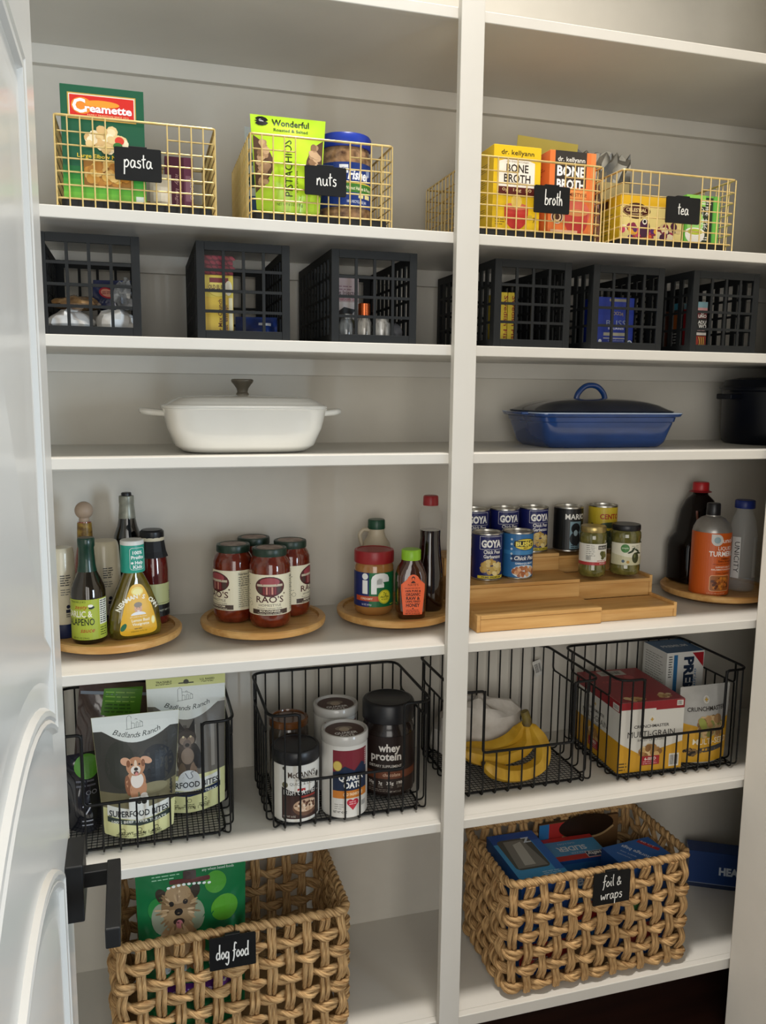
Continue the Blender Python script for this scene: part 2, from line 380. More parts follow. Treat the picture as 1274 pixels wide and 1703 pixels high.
# ============================================================ packaging helpers
def carton(name, label, cat, loc, rz, w, d, h, col, group=None, rough=.4, lean=0):
    t = thing(name, label, cat, loc, rz, group)
    if lean: t.rotation_euler = (lean, 0, rz)
    MB().box(-w/2, w/2, 0, d, 0, h).build('carton_body', mat('card_'+col.lstrip('#'), col, rough), t, 0, bevel=.0008)
    t2 = dict(front=fmap((-w/2, 0, 0), (1, 0, 0), (0, 0, 1)), left=fmap((-w/2, d, 0), (0, -1, 0), (0, 0, 1)),
              right=fmap((w/2, 0, 0), (0, 1, 0), (0, 0, 1)), top=fmap((-w/2, 0, h), (1, 0, 0), (0, 1, 0)))
    return t, t2
def pouch(name, label, cat, loc, rz, w, h, t, mats, lean=0, group=None, topw=None, wob=.002, seal=.03, seed=1):
    """stand-up pouch: full belly at the base, flat sealed top; returns thing and a map for the print on its front"""
    topw = topw or w; g = random.Random(seed); ph = g.uniform(0, 6)
    def half(v): return (w+(topw-w)*v/h)/2
    def bulge(u, v):
        q = max(0, 1-(abs(u)/half(v))**2.4); k = v/h
        core = t*q*(.62+.5*math.sin(min(1, k*1.7)*PI*.62))*max(0, 1-max(0, k-.25)/.68)**.75
        return core+wob*math.sin(u*70+ph)*math.sin(v*55+ph)*min(1, core/(3*wob+1e-6))*.9+.0004
    NU, NV = 14, 18; vs = []; fs = []
    G = [[bulge(half(h*j/NV)*(2*i/NU-1), h*j/NV) for i in range(NU+1)] for j in range(NV+1)]
    def surf(u, v):
        a = min(NU-.001, max(0, (u/half(v)+1)/2*NU)); b = min(NV-.001, max(0, v/h*NV)); i, j = int(a), int(b); a -= i; b -= j
        return (G[j][i]*(1-a)+G[j][i+1]*a)*(1-b)+(G[j+1][i]*(1-a)+G[j+1][i+1]*a)*b
    for sgn in (-1, 1):
        for j in range(NV+1):
            v = h*j/NV
            for i in range(NU+1):
                u = half(v)*(2*i/NU-1); b = bulge(u, v)
                dip = .010*(1-(abs(u)/half(v))**2) if j == 0 else 0
                vs.append((u, sgn*b, v+(.010-dip if j == 0 else 0)))
    K = (NU+1)*(NV+1)
    for s0 in (0, K):
        for j in range(NV):
            for i in range(NU):
                a = s0+j*(NU+1)+i; fs.append((a, a+1, a+NU+2, a+NU+1))
    fs += [(i, i+1, K+i+1, K+i) for i in range(NU)]
    th_ = thing(name, label, cat, loc, rz, group); th_.rotation_euler = (lean, 0, rz)
    MB().add(vs, fs).build('bag', mats, th_, 60)
    return th_, (lambda u, v, k: (u, -surf(u, v)-k-.0003, v)), half
def bottle(th_, name, prof, m, n=32): return MB().lathe(prof, n).build(name, m, th_, 40)
GLASSY = dict(rough=.08, coat=.8)
# ============================================================ brass wire baskets on the top shelf
GW, GD, GH = .276, .31, .155
def rodmesh(name, a, b, r, n=6): return MB().tube([a, b], r, n).mesh(name, GOLD, 60)
NX, NY = 13, 14; rows = [.016, .0385, .061, .0835, .106, .1285]
_full = MB().tube([(0, 0, 0), (0, 0, GH-.001)], .0014, 6).mesh('wire', GOLD, 60)
_short = MB().tube([(0, 0, 0), (0, 0, .106)], .0014, 6).mesh('wire', GOLD, 60)
_under = MB().tube([(0, 0, 0), (0, GD, 0)], .0014, 6).mesh('floor_wire', GOLD, 60)
def gold_basket(label, loc, w=GW):
    t = thing('wire_basket', label, 'basket', loc, 0, 'brass wire baskets on the top shelf')
    sx = w/GW; c0, c1 = -w/2+4*w/NX, -w/2+9*w/NX
    MB().tube([(x, y, GH) for x, y in rrect(-w/2, w/2, 0, GD, .006, 3)], .0023, 8, True).build('rim', GOLD, t, 60)
    for z in rows:
        if z > .12:   # the top row stops either side of the hand opening
            P = [(x, y, z) for x, y in rrect(-w/2, w/2, 0, GD, .006, 3)]
            MB().tube([(c1, 0, z), (w/2-.004, 0, z)], .0014, 6).build('wire', GOLD, t, 60)
            MB().tube([(-w/2+.004, 0, z), (c0, 0, z)], .0014, 6).build('wire', GOLD, t, 60)
            MB().tube([(w/2, .002, z), (w/2, GD-.002, z), (-w/2, GD-.002, z), (-w/2, .002, z)], .0014, 6).build('wire', GOLD, t, 60)
        else:
            MB().tube([(x, y, z) for x, y in rrect(-w/2, w/2, 0, GD, .006, 3)], .0014, 6, True).build('wire', GOLD, t, 60)
    for i in range(NX+1):
        x = -w/2+w*i/NX; s = 4 < i < 9
        link('wire', _short if s else _full, t, loc=(x, -.0022, 0)); link('wire', _full, t, loc=(x, GD+.0022, 0))
        link('floor_wire', _under, t, loc=(x, 0, .0014))
    for j in range(1, NY):
        for sgn in (-1, 1): link('wire', _full, t, loc=(sgn*(w/2+.0022), GD*j/NY, 0))
    MB().prism(rrect(-w/2+.006, w/2-.006, .006, GD-.006, .01), lambda u, v, q: (u, v, q), .004, .016).build('liner', mat('liner_black', '#161616', .7, noise=(90, 90, 90), col2='#202020'), t, 0)
    return t
def hang_tag(label, loc, wd, ht, lines, rz=0, clip=True, tilt=0, xh=.013, sw=.0022):
    t = thing('basket_tag', label, 'tag', loc, rz, 'black hand-lettered basket tags'); t.rotation_euler = (0, tilt, rz)
    MB().prism(rrect(-wd/2, wd/2, 0, ht, .003), lambda u, v, q: (u, q, v), 0, .0035).build('plate', TAG, t, 0)
    MB().box(-.016, .016, .001, .010, ht-.003, ht+.003).build('clip', TAG, t, 0, bevel=.0008)
    p = Print()
    for st, cx, cv, w in lines: handwrite(p, st, cx, cv, xh, sw, '#e9e7e0', w)
    p.build('lettering', t, lambda u, v, k: (u, -k, v)); return t
BY = .015
gold_basket('brass wire basket tagged pasta, leftmost on the top shelf', (-.605, BY, Z[1]))
gold_basket('brass wire basket tagged nuts, holding a lime green pouch and a blue-lidded jar', (-.264, BY, Z[1]))
gold_basket('brass wire basket tagged broth, half hidden by the white post', (.197, BY, Z[1]), .284)
gold_basket('brass wire basket tagged tea, rightmost on the top shelf', (.5315, BY, Z[1]), .284)
TZ = Z[1]+.052
hang_tag('black tag reading pasta on the leftmost brass basket', (-.604, .0055, TZ), .081, .056, [('pasta', 0, .022, .050)])
hang_tag('black tag reading nuts on the second brass basket', (-.2605, .0055, TZ), .081, .053, [('nuts', .002, .018, .040)])
hang_tag('black tag reading broth on the third brass basket', (.219, .0055, TZ), .081, .054, [('broth', .004, .016, .042)], xh=.014)
hang_tag('black tag reading tea on the rightmost brass basket', (.536, .0055, TZ), .085, .055, [('tea', 0, .018, .028)], xh=.013)
ZB = Z[1]+.0165
# pasta box
t, f = carton('pasta_box', 'tall dark green pasta box with a red name panel', 'box', (-.662, .035, ZB), 0, .142, .05, .197, '#14573a')
p = Print()
W_, H_ = .142, .197
for k in range(8): p.rect(0, k*.0075, W_, (k+1)*.0075, ['#7cc23c', '#70ba39', '#62b037', '#52a536', '#419835', '#308a35', '#217a36', '#186b38'][k])
p.rect(.012, .140, .128, .184, '#c9a04c').rect(.014, .142, .126, .182, '#e8e0cf').rect(.0155, .1435, .1245, .1805, '#d3281e')
p.ell(.036, .163, .018, .014, '#e88a2b'); p.ell(.070, .168, .03, .006, '#ee9a30')
p.text('C', .031, .152, .022, '#ffffff', bold=.03); p.text('reamette', .081, .1535, .0125, '#ffffff', w=.08, bold=.03); p.text('FAMILY TRADITION SINCE 1912', .08, .147, .0028, '#f3d9a0', w=.07)
p.blobs(.073, .108, .040, .022, 34, .0085, ['#f0dcae', '#e5c98f', '#f7e9c6', '#d8b47a'], 3)
p.ell(.098, .108, .008, .007, '#d8402c'); p.ell(.095, .099, .008, .006, '#3c7a33')
p.text('Large Elbow Macaroni', .075, .0755, .0065, '#f3d23c', w=.10, bold=.01)
p.rect(.035, .028, .120, .072, '#9a6a2a'); p.blobs(.078, .050, .042, .022, 40, .0075, ['#dcae57', '#c98f3a', '#e7c277', '#b67c30'], 4)
p.rect(.124, .004, .139, .014, '#dfe8d8'); p.build('front_print', t, f['front'])
t, f = carton('lasagna_box', 'burgundy noodle box at the back of the pasta basket', 'box', (-.527, .12, ZB), 0, .054, .03, .112, '#5c1730')
p = Print(); p.rect(.036, 0, .052, .112, '#7c3a55').rect(.039, .03, .049, .078, '#a56f80'); p.text('DELALLO', .0475, .054, .0065, '#eadfda', w=.04, rot=-PI/2); p.text('italy  lasagna', .02, .05, .006, '#d9a9a4', w=.06, rot=-PI/2, sh=.3, al='c'); p.text('oven ready', .029, .05, .0035, '#c98f90', w=.03, rot=-PI/2)
p.build('front_print', t, f['front'])
t, mp, hf = pouch('noodle_packet', 'small translucent noodle packet low behind the pasta tag', 'packet', (-.563, .10, ZB), 0, .04, .075, .008, mat('packet_film', '#b9a78c', .3, noise=(40, 40, 40), col2='#d8cbb2'), lean=-.1)
Print().rect(-.014, .02, .014, .05, '#d9cdb6').build('label', t, mp, .008, .008)
# nuts basket
t, mp, hf = pouch('pistachio_pouch', 'lime green pistachio pouch standing in the nuts basket', 'pouch', (-.325, .05, ZB), 0, .122, .182, .026, mat('lime_film', '#b6e02c', .28, noise=(20, 20, 20), col2='#c2e83c', coat=.2), lean=.02, topw=.146)
p = Print()
for sx in (-1, 1):
    pts = [(sx*.063, .040)]+[(sx*(.063-.032*math.sin(PI*k/10)), .040+.105*k/10) for k in range(1, 10)]+[(sx*.068, .145)]
    p.poly(pts if sx < 0 else pts[::-1], '#5a4030')
    p.blobs(sx*.050, .092, .012, .045, 40, .006, ['#a98766', '#c4a27e', '#8a6a4c', '#b7936c'], 7+sx)
p.text('PISTACHIOS', .004, .086, .0145, '#1c2a12', w=.105, rot=PI/2); p.text('no shells', .0145, .062, .004, '#1c2a12', w=.04, rot=PI/2)
p.text('Wonderful', .004, .165, .011, '#16200c', w=.072, bold=.02); p.text('Roasted & Salted', .004, .154, .0055, '#16200c', w=.066, bold=.015)
p.text('NET WT 6 OZ (170 g)', 0, .017, .0045, '#4a6a18', w=.05); p.poly([((.014 if k % 2 else .0085)*math.cos(PI*k/11)*1.0-.052, .171+(.0085 if k % 2 else .005)*math.sin(PI*k/11)) for k in range(22)], '#141414'); p.text('Get', -.052, .1705, .004, '#ffffff', rot=-.1)
p.build('print', t, mp, .008, .008)
t = thing('nut_jar', 'clear nut jar with a royal blue screw lid in the nuts basket', 'jar', (-.198, .112, ZB))
bottle(t, 'jar_body', [(.0, 0), (.048, 0), (.054, .006), (.0545, .125), (.052, .140), (.049, .150), (0, .150)], mat('nuts_in_jar', '#4b3426', .22, noise=(70, 70, 70), col2='#b08a63', coat=.5))
bottle(t, 'lid', [(.0, .146), (.053, .146), (.0545, .149), (.0545, .168), (.052, .172), (.040, .1725), (.038, .1705), (0, .1705)], mat('royal_blue_plastic', '#1f3aa6', .35, noise=(30, 30, 30), col2='#2441b0'))
p = Print(); p.rect(-.085, .030, .085, .115, '#17357c').rect(-.085, .058, .085, .076, '#3f7a2f').rect(-.085, .075, .085, .0775, '#d9c24a')
p.text('Fisher', .012, .083, .018, '#ffffff', w=.05, bold=.03, sh=.2); p.rect(-.03, .094, -.012, .110, '#e8ecf2').text('NEW', -.021, .0995, .005, '#1a2a5a', bold=.02)
p.text('Walnut Halves & Pieces', .014, .063, .0065, '#f4f0c8', w=.065, bold=.01); p.rect(.01, .048, .022, .056, '#e6dc9c').rect(.026, .048, .042, .056, '#e6dc9c').rect(.03, .092, .042, .104, '#8fa0c8'); p.text('100% RECYCLABLE JAR', .008, .038, .005, '#dfe6f2', w=.045, bold=.01)
p.build('label', t, cmap(.0547, .12), .006)
t, mp, hf = pouch('snack_bag', 'pale blue and white bag tucked behind the lime pouch', 'pouch', (-.356, .16, ZB), .2, .08, .19, .02, mat('pale_bag', '#b9cbd8', .25, noise=(25, 25, 25), col2='#e8eef0', coat=.3))
p = Print(); p.rect(-.036, .02, .03, .055, '#2b5a94').rect(-.036, .07, .03, .10, '#3a5a58').rect(-.036, .115, .03, .14, '#7a8fa3'); p.build('print', t, mp, .01, .01)
# broth basket
def broth(label, loc, w, d, h, main, kind):
    t, f = carton('broth_box', label, 'box', loc, 0, w, d, h, main); p = Print(); c = w/2
    if kind:
        p.rect(.012, .098, w-.022, h, '#35302c').rect(w-.012, 0, w, h, '#ea8a4a')
        p.text('dr. kellyann', c-.004, h-.021, .009, '#f4efe6', w=.064, bold=.01); p.text('BONE', c-.004, h-.050, .019, '#ffffff', w=.066, bold=.035); p.text('BROTH', c-.004, h-.076, .018, '#ffffff', w=.066, bold=.035)
        p.rect(.03, .075, w-.02, .092, '#f3a05a').text('HOMESTYLE', c+.005, .080, .007, '#6a1f16', w=.06, bold=.01)
        p.ell(c+.012, .045, .032, .028, '#e2705a').ell(c+.012, .030, .027, .028, '#c23a34', t0=180, t1=360).rect(c-.015, .028, c+.039, .046, '#c9453c').ell(c+.012, .047, .027, .007, '#e79a62')
        p.ell(.021, .036, .014, .014, '#f0e8da').ell(.021, .036, .0125, .0125, '#4a2a1c').ell(.021, .036, .009, .009, '#e9c9a0').ell(.021, .036, .006, .006, '#4a2a1c')
        p.rect(.006, .004, .07, .010, '#f6c9a0')
    else:
        p.text('dr. kellyann', c, h-.018, .009, '#2a2116', w=.074, bold=.008); p.poly([(.012, .085), (w-.014, .085)]+[(w-.014-(w-.026)*k/10, h-.032+.008*math.sin(PI*k/10)) for k in range(11)], '#f3eee2')
        p.text('with Grass-Fed Collagen', c, h-.033, .0035, '#8a7a5a', w=.05); p.text('BONE', c, h-.052, .015, '#2c221a', w=.05, bold=.02); p.text('BROTH', c, h-.072, .015, '#2c221a', w=.060, bold=.02); p.text('FRENCH ONION', c, .093, .005, '#7a6a5a', w=.048)
        p.rect(.012, .076, w-.014, .0885, '#5c1f18').ell(c, .077, .045, .007, '#5c1f18', t0=180, t1=360).text('0g  16g  50', c, .080, .006, '#e6cf9a', w=.066)
        p.ell(c, .036, .027, .032, '#c2372f', t0=180, t1=360).rect(c-.027, .035, c+.027, .050, '#c8433a').ell(c, .050, .027, .007, '#e0785c').ell(c, .060, .012, .014, '#f0d06a')
        p.text('7', w-.012, .020, .010, '#4a3a12'); p.lines(.006, .024, .022, 3, .005, '#8a7420', .35); p.ell(w-.022, .030, .006, .005, '#c9b23c')
    p.build('front_print', t, f['front'])
    q = Print()
    for k, y in enumerate((.03, .06, .09, .12)): q.lines(.012, y+.018, d-.03, 4, .0045, '#6a5a2a' if not kind else '#8a3a1c', .3, 7+k)
    q.build('side_print', t, f['left'])
broth('yellow bone broth box at the left end of the broth basket', (.152, .035, ZB), .107, .15, .170, '#ecc51f', 0)
broth('orange bone broth box with a dark brown name panel', (.280, .035, ZB), .108, .15, .170, '#ee7d3c', 1)
t = thing('open_carton', 'pale yellow open carton with its flap raised behind the broth boxes', 'box', (.285, .196, ZB))
MB().box(-.07, .045, 0, .05, 0, .19).build('carton_body', mat('card_pale_yellow', '#e3d26a', .5, noise=(20, 20, 20), col2='#dccb62'), t, 0, bevel=.001)
MB().add([(-.065, -.003, .185), (.088, -.003, .185), (.096, .004, .237), (-.055, .008, .246), (-.065, -.0015, .185), (.088, -.0015, .185), (.096, .0055, .237), (-.055, .0095, .246)], [(0, 1, 2, 3), (4, 7, 6, 5), (0, 4, 5, 1), (1, 5, 6, 2), (2, 6, 7, 3), (3, 7, 4, 0)]).build('flap', MATS['card_pale_yellow'], t, 0)
def foil_bag(name, label, loc, w, h, d, m, seed, lean=0):
    g = random.Random(seed); vs = []; fs = []; NU, NV = 11, 12
    for sg in (-1, 1):
        for j in range(NV+1):
            for i in range(NU+1):
                u = (2*i/NU-1); v = j/NV; e = (1-u**4)*(1-max(0, v-.2)/.82)**.6
                vs.append((u*w/2*(1-.12*v), sg*(d*e+.001)+g.uniform(-1, 1)*.006*(0 if abs(u) > .95 else 1), v*h+g.uniform(-1, 1)*.005*(j > 0)+(g.uniform(-.012, .006) if j == NV else 0)))
    K = (NU+1)*(NV+1)
    for s0 in (0, K):
        for j in range(NV):
            for i in range(NU):
                a = s0+j*(NU+1)+i; fs += [(a, a+1, a+NU+2), (a, a+NU+2, a+NU+1)]
    fs += [(i, i+1, K+i+1, K+i) for i in range(NU)]
    o = MB().add(vs, fs).build(name, m, None, 20, loc=loc, rot=(lean, 0, 0)); return tag(o, label, 'bag')
FOIL = mat('silver_foil', '#a9a9a6', .25, metal=.85, noise=(30, 30, 30), col2='#d6d6d2')
foil_bag('foil_bag', 'crumpled silver foil bag standing behind the cream pouch in the tea basket', (.495, .278, ZB), .17, .245, .014, FOIL, 4)
foil_bag('foil_bag', 'crushed silver foil bag squeezed between the broth and tea baskets', (.3645, .165, Z[1]+.001), .22, .13, .013, FOIL, 8).rotation_euler = (0, 0, PI/2)
t, mp, hf = pouch('cream_pouch', 'cream paper pouch behind the yellow tea box', 'pouch', (.462, .20, ZB), 0, .12, .16, .02, mat('cream_paper', '#d6c48e', .5, noise=(30, 30, 30), col2='#e0d09c'), wob=.003)
p = Print(); p.rect(-.05, .09, .03, .12, '#b9a878').lines(-.045, .118, .07, 4, .007, '#5a4a2a'); p.build('print', t, mp, .01, .01)
# tea basket
t, f = carton('tea_box', 'yellow herbal tea box with an ornate brown name plate', 'box', (.490, .055, ZB), 0, .158, .12, .098, '#e6c02e'); p = Print()
p.rect(0, 0, .158, .075, '#e8d489').rect(0, .075, .158, .098, '#e5b41c')
p.ell(.040, .066, .036, .013, '#3a1710').ell(.040, .066, .03, .017, '#3a1710').ell(.040, .066, .034, .0115, '#e8c884').ell(.040, .066, .033, .0105, '#4a1f16'); p.text('CELESTIAL', .040, .064, .007, '#f0d89c', w=.052, bold=.02); p.text('SEASONINGS', .040, .0575, .0035, '#f0d89c', w=.03)
p.blobs(.050, .022, .05, .02, 40, .007, ['#e0662c', '#8a2a4a', '#f2e2c0', '#d0456a', '#5a2a6a', '#f0b03c', '#c03028'], 9); p.ell(.062, .030, .014, .02, '#4a2440').ell(.062, .044, .006, .006, '#f0e8d8').ell(.062, .0445, .0035, .0035, '#1a1a1a')
p.blobs(.12, .024, .034, .022, 30, .0075, ['#7a2440', '#d8c08a', '#a03050', '#4a1a3a', '#e8d8b0'], 12); p.build('front_print', t, f['front'])
q = Print(); q.rect(0, .075, .12, .098, '#d9a818').rect(.03, .078, .07, .094, '#4a1f16').lines(.02, .062, .08, 6, .008, '#a08a4a', .25); q.build('side_print', t, f['left'])
t, f = carton('green_tea_box', 'slim green tea box with a white cup picture, right end of the tea basket', 'box', (.6255, .06, ZB), 0, .086, .05, .112, '#6fbf4a'); p = Print()
p.rect(0, 0, .088, .112, '#69b84a').rect(.032, .004, .070, .108, '#22301f').rect(.0, .088, .05, .112, '#8fd05a').ell(.026, .05, .022, .03, '#9fd876')
p.ell(.026, .028, .026, .022, '#eeeade', t0=180, t1=360).rect(.0005, .0275, .0515, .032, '#eeeade').ell(.026, .032, .0255, .009, '#f6f3ea').ell(.026, .032, .020, .0065, '#b9c83c')
W1 = '#f2efe6'
def hanzi(cx, cy, s, strokes):
    for a in strokes: p.ribbon([(cx+x*s, cy+y*s) for x, y in a], s*.12, W1, 2)
hanzi(.050, .078, .012, [[(-.8, .6), (-.3, .2), (-.8, -.1)], [(-.5, .2), (-.5, -.9)], [(.0, .8), (.7, .8)], [(0, .4), (.8, .4)], [(.4, .9), (.4, -.8)], [(-.1, 0), (.9, 0)], [(.0, -.7), (.3, -.2)], [(.8, -.7), (.5, -.2)]])
hanzi(.050, .050, .012, [[(-.8, .7), (.8, .7)], [(-.3, 1), (-.3, .5)], [(.3, 1), (.3, .5)], [(0, .5), (-.9, -.1)], [(0, .5), (.9, -.1)], [(-.5, -.1), (.5, -.1)], [(0, .1), (0, -1)], [(-.2, -.4), (-.6, -.8)], [(.2, -.4), (.6, -.8)]])
p.lines(.04, .100, .026, 2, .005, W1).lines(.042, .022, .02, 2, .005, W1).rect(.070, 0, .073, .112, '#4fa040'); p.build('front_print', t, f['front'])
# ============================================================ black plastic crates on the second shelf
CW, CD, CH = .176, .345, .178
def gridpanel(mb, f, u0, u1, v0, v1, bu, bv, nu, nv, su, sv, t0, t1):
    """frame with nu x nv openings; f(u,v,t) maps to xyz"""
    def bx(a, b, c, d): mb.prism([(a, c), (b, c), (b, d), (a, d)], f, t0, t1)
    bx(u0, u0+bu, v0, v1); bx(u1-bu, u1, v0, v1); bx(u0+bu, u1-bu, v0, v0+bv); bx(u0+bu, u1-bu, v1-bv, v1)
    ou = (u1-u0-2*bu-(nu-1)*su)/nu; ov = (v1-v0-2*bv-(nv-1)*sv)/nv
    return [u0+bu+ou*(i+1)+su*i for i in range(nu-1)], [v0+bv+ov*(i+1)+sv*i for i in range(nv-1)]
fm = MB(); us, vs_ = gridpanel(fm, lambda u, v, q: (u, q, v), -CW/2, CW/2, 0, CH, .0155, .016, 4, 4, .0056, .0054, 0, .005)
_ff = fm.mesh('front_frame', CRATE, 0)
_vb = MB().box(0, .0056, .0004, .0046, .016, CH-.016).mesh('bar', CRATE, 0)
_hb = MB().box(-CW/2+.0155, CW/2-.0155, .0006, .0044, 0, .0054).mesh('bar', CRATE, 0)
sm = MB(); su_, sv_ = gridpanel(sm, lambda u, v, q: (q, u, v), .005, CD, 0, CH, .016, .016, 10, 4, .0145, .0054, 0, .004)
for a in su_: sm.box(.0003, .0037, a, a+.0145, .016, CH-.016)
for a in sv_: sm.box(.0006, .0034, .016, CD-.016, a, a+.0054)
_sd = sm.mesh('side_panel', CRATE, 0)
bm_ = MB(); gridpanel(bm_, lambda u, v, q: (u, q, v), -CW/2+.004, CW/2-.004, 0, CH, .0155, .016, 4, 4, .0056, .0054, CD-.004, CD)
for a in us: bm_.box(a, a+.0056, CD-.0036, CD-.0004, .016, CH-.016)
for a in vs_: bm_.box(-CW/2+.018, CW/2-.018, CD-.0034, CD-.0006, a, a+.0054)
_bk = bm_.mesh('back_panel', CRATE, 0)
_fl = MB().box(-CW/2+.004, CW/2-.004, .005, CD-.004, 0, .004).mesh('base', CRATE, 0)
def crate(label, x, rz=0):
    t = thing('storage_crate', label, 'crate', (x, .010, Z[2]), rz, 'black grid crates on the second shelf')
    link('front_frame', _ff, t, .0008)
    for a in us: link('bar', _vb, t, loc=(a, 0, 0))
    for a in vs_: link('bar', _hb, t, loc=(0, 0, a))
    link('side_panel', _sd, t, loc=(-CW/2, 0, 0)); link('side_panel', _sd, t, loc=(CW/2-.004, 0, 0)); link('back_panel', _bk, t); link('base', _fl, t)
for lb, x in (('black grid crate of wrapped snacks, cut off by the white door', -.6945), ('black grid crate holding the yellow taco shell box', -.418), ('black grid crate of small spice jars, left of the post', -.16),
              ('black grid crate with two slim yellow candy boxes, right of the post', .186), ('black grid crate holding the royal blue tin', .415), ('black grid crate of card games, rightmost in its row', .666)):
    crate(lb, x)
ZC = Z[2]+.0045
# crate of snacks
def lump(name, label, cat, loc, sx, sy, sz, m, seed, amp=.12, rz=0, n=14, group=None):
    g = random.Random(seed); ph = [g.uniform(0, 6) for _ in range(6)]; vs = []; fs = []; R = 9
    for i in range(R+1):
        th_ = PI*i/R
        for j in range(n):
            a = 2*PI*j/n; k = 1+amp*(math.sin(3*a+ph[0]+2*th_)+.7*math.sin(5*a+ph[1]-3*th_)+.6*math.sin(4*th_+ph[2]))
            x, y, z = math.sin(th_)*math.cos(a)*k, math.sin(th_)*math.sin(a)*k, math.cos(th_)*k*(1+amp*math.sin(2*a+ph[3]))
            vs.append((x*sx, y*sy, max(0, (z+1)*sz/2*1.0)))
    for i in range(R):
        for j in range(n): fs.append((i*n+j, i*n+(j+1) % n, (i+1)*n+(j+1) % n, (i+1)*n+j))
    o = MB().add(vs, fs).build(name, m, None, 25, loc=loc, rot=(0, 0, rz)); return tag(o, label, cat, group)
WP = mat('white_wrap', '#d9d8d4', .35, noise=(18, 18, 18), col2='#f2f1ee')
lump('paper_bundle', 'white wrapped bundle on the floor of the leftmost crate, left half', 'packet', (-.735, .075, ZC), .040, .045, .042, WP, 2)
lump('paper_bundle', 'white wrapped bundle in the front right corner of the leftmost crate', 'packet', (-.652, .068, ZC), .040, .042, .046, WP, 5)
lump('snack_packet', 'brown snack in clear film lying on the white bundles', 'packet', (-.722, .085, ZC+.044), .044, .045, .026, mat('brown_snack', '#7a5634', .2, noise=(60, 60, 60), col2='#b08a5a', coat=.7), 8)
t, mp, hf = pouch('candy_wrapper', 'shiny dark blue wrapper with a red badge in the leftmost crate', 'packet', (-.662, .10, ZC+.048), -.2, .072, .062, .012, mat('navy_film', '#232a4c', .18, noise=(30, 30, 30), col2='#343c68', coat=.8), lean=-.3)
p = Print(); p.ell(-.006, .032, .018, .011, '#b5283a', rot=-.5).ell(-.006, .032, .014, .008, '#e6a08a', rot=-.5).lines(-.016, .035, .02, 2, .004, '#7a2030'); p.build('print', t, mp, .006, .006)
lump('film_packet', 'crinkled clear packet beside the dark blue wrapper', 'packet', (-.636, .062, ZC+.047), .018, .026, .048, mat('grey_film', '#6a6f78', .15, metal=.4, noise=(60, 60, 60), col2='#dfe3e8', coat=.6), 11, .22)
# crate with taco shells
t, f = carton('taco_shell_box', 'yellow taco shell box with a dark red top inside a crate', 'box', (-.4615, .05, ZC), 0, .055, .10, .1545, '#e3be3a'); p = Print()
p.rect(0, .118, .055, .1545, '#5a1420')
for i in range(5):
    for j in range(4): p.ell(.006+i*.011+(j % 2)*.004, .123+j*.009, .006, .003, '#8c2a38', n=10, rot=-.4)
p.rect(0, .077, .055, .1165, '#e6cf55').ell(.028, .094, .023, .017, '#d2b23a').ell(.028, .094, .0215, .0155, '#f0d96a').rect(.010, .104, .046, .113, '#7c1c20').text('OLD EL PASO', .028, .092, .0075, '#5a1414', w=.04, bold=.02)
p.text('For Max Crunch', .033, .038, .0072, '#6a2a14', w=.070, bold=.02, rot=PI/2); p.text("heat 'em up!", .0435, .034, .0062, '#6a2a14', w=.058, bold=.02, rot=PI/2); p.rect(.0462, .0, .0535, .076, '#efe6c0'); p.ell(.046, .094, .007, .014, '#f1ecd8')
p.build('front_print', t, f['front'])
t, mp, hf = pouch('seasoning_packet', 'glossy dark blue seasoning packet beside the taco shell box', 'packet', (-.381, .12, ZC), -.2, .085, .05, .012, mat('blue_packet', '#1c2f6a', .15, noise=(40, 40, 40), col2='#2a4690', coat=.8), lean=-.25)
p = Print(); p.rect(.005, .03, .03, .036, '#d9dde6'); p.build('print', t, mp, .008, .008)
# crate of spice jars
t, f = carton('injector_box', 'grey and pink boxed kitchen tool leaning in the spice crate', 'box', (-.190, .12, ZC), .05, .052, .03, .135, '#b9a6a6'); p = Print()
p.rect(0, 0, .052, .085, '#d8d0ce').text('Sauce Injector', .020, .100, .0085, '#4a2a34', w=.062, bold=.01).text('Marination Set', .020, .088, .007, '#a04a5a', w=.062, bold=.01).lines(.004, .118, .036, 2, .006, '#8a6a74').poly([(0, .03), (.03, .05), (.045, .07), (.02, .075), (0, .06)], '#20201f').poly([(.02, .045), (.045, .03), (.05, .04), (.03, .06)], '#5a5a3a'); p.build('front_print', t, f['front'])
def jar(label, loc, r, h, capm, caph, cr=None, fill='#cfcac0'):
    t = thing('spice_jar', label, 'jar', loc, 0, 'small glass jars in a crate'); cr = cr or r*.8
    bottle(t, 'glass', [(0, 0), (r*.92, 0), (r, .003), (r, h*.72), (r*.78, h*.86), (r*.72, h), (0, h)], mat('spice_glass_'+fill.lstrip('#'), fill, .08, noise=(110, 110, 14), col2='#3a3733', coat=.8), 20)
    if capm: bottle(t, 'cap', [(0, h-.002), (cr, h-.002), (cr, h+caph-.001), (cr-.001, h+caph), (0, h+caph)], capm, 20)
    else: bottle(t, 'rim', [(cr*.8, h-.004), (cr, h-.003), (cr, h), (cr*.8, h)], mat('glass_rim', '#dcdcd8', .08, coat=.8), 20)
jar('small glass jar with a copper cap in the crate left of the post', (-.171, .05, ZC), .0155, .052, mat('copper', '#b4552c', .25, metal=.8, noise=(30, 30, 30), col2='#c8683a'), .024)
jar('small clear jar right of the copper-capped one', (-.134, .05, ZC), .0185, .050, None, 0, fill='#e2dfd8')
jar('small dim glass jar left of the copper-capped one', (-.208, .052, ZC), .0155, .046, mat('steel_cap', '#8f8f8c', .3, metal=.8, noise=(30, 30, 30), col2='#a6a6a2'), .008, fill='#9aa0a2')
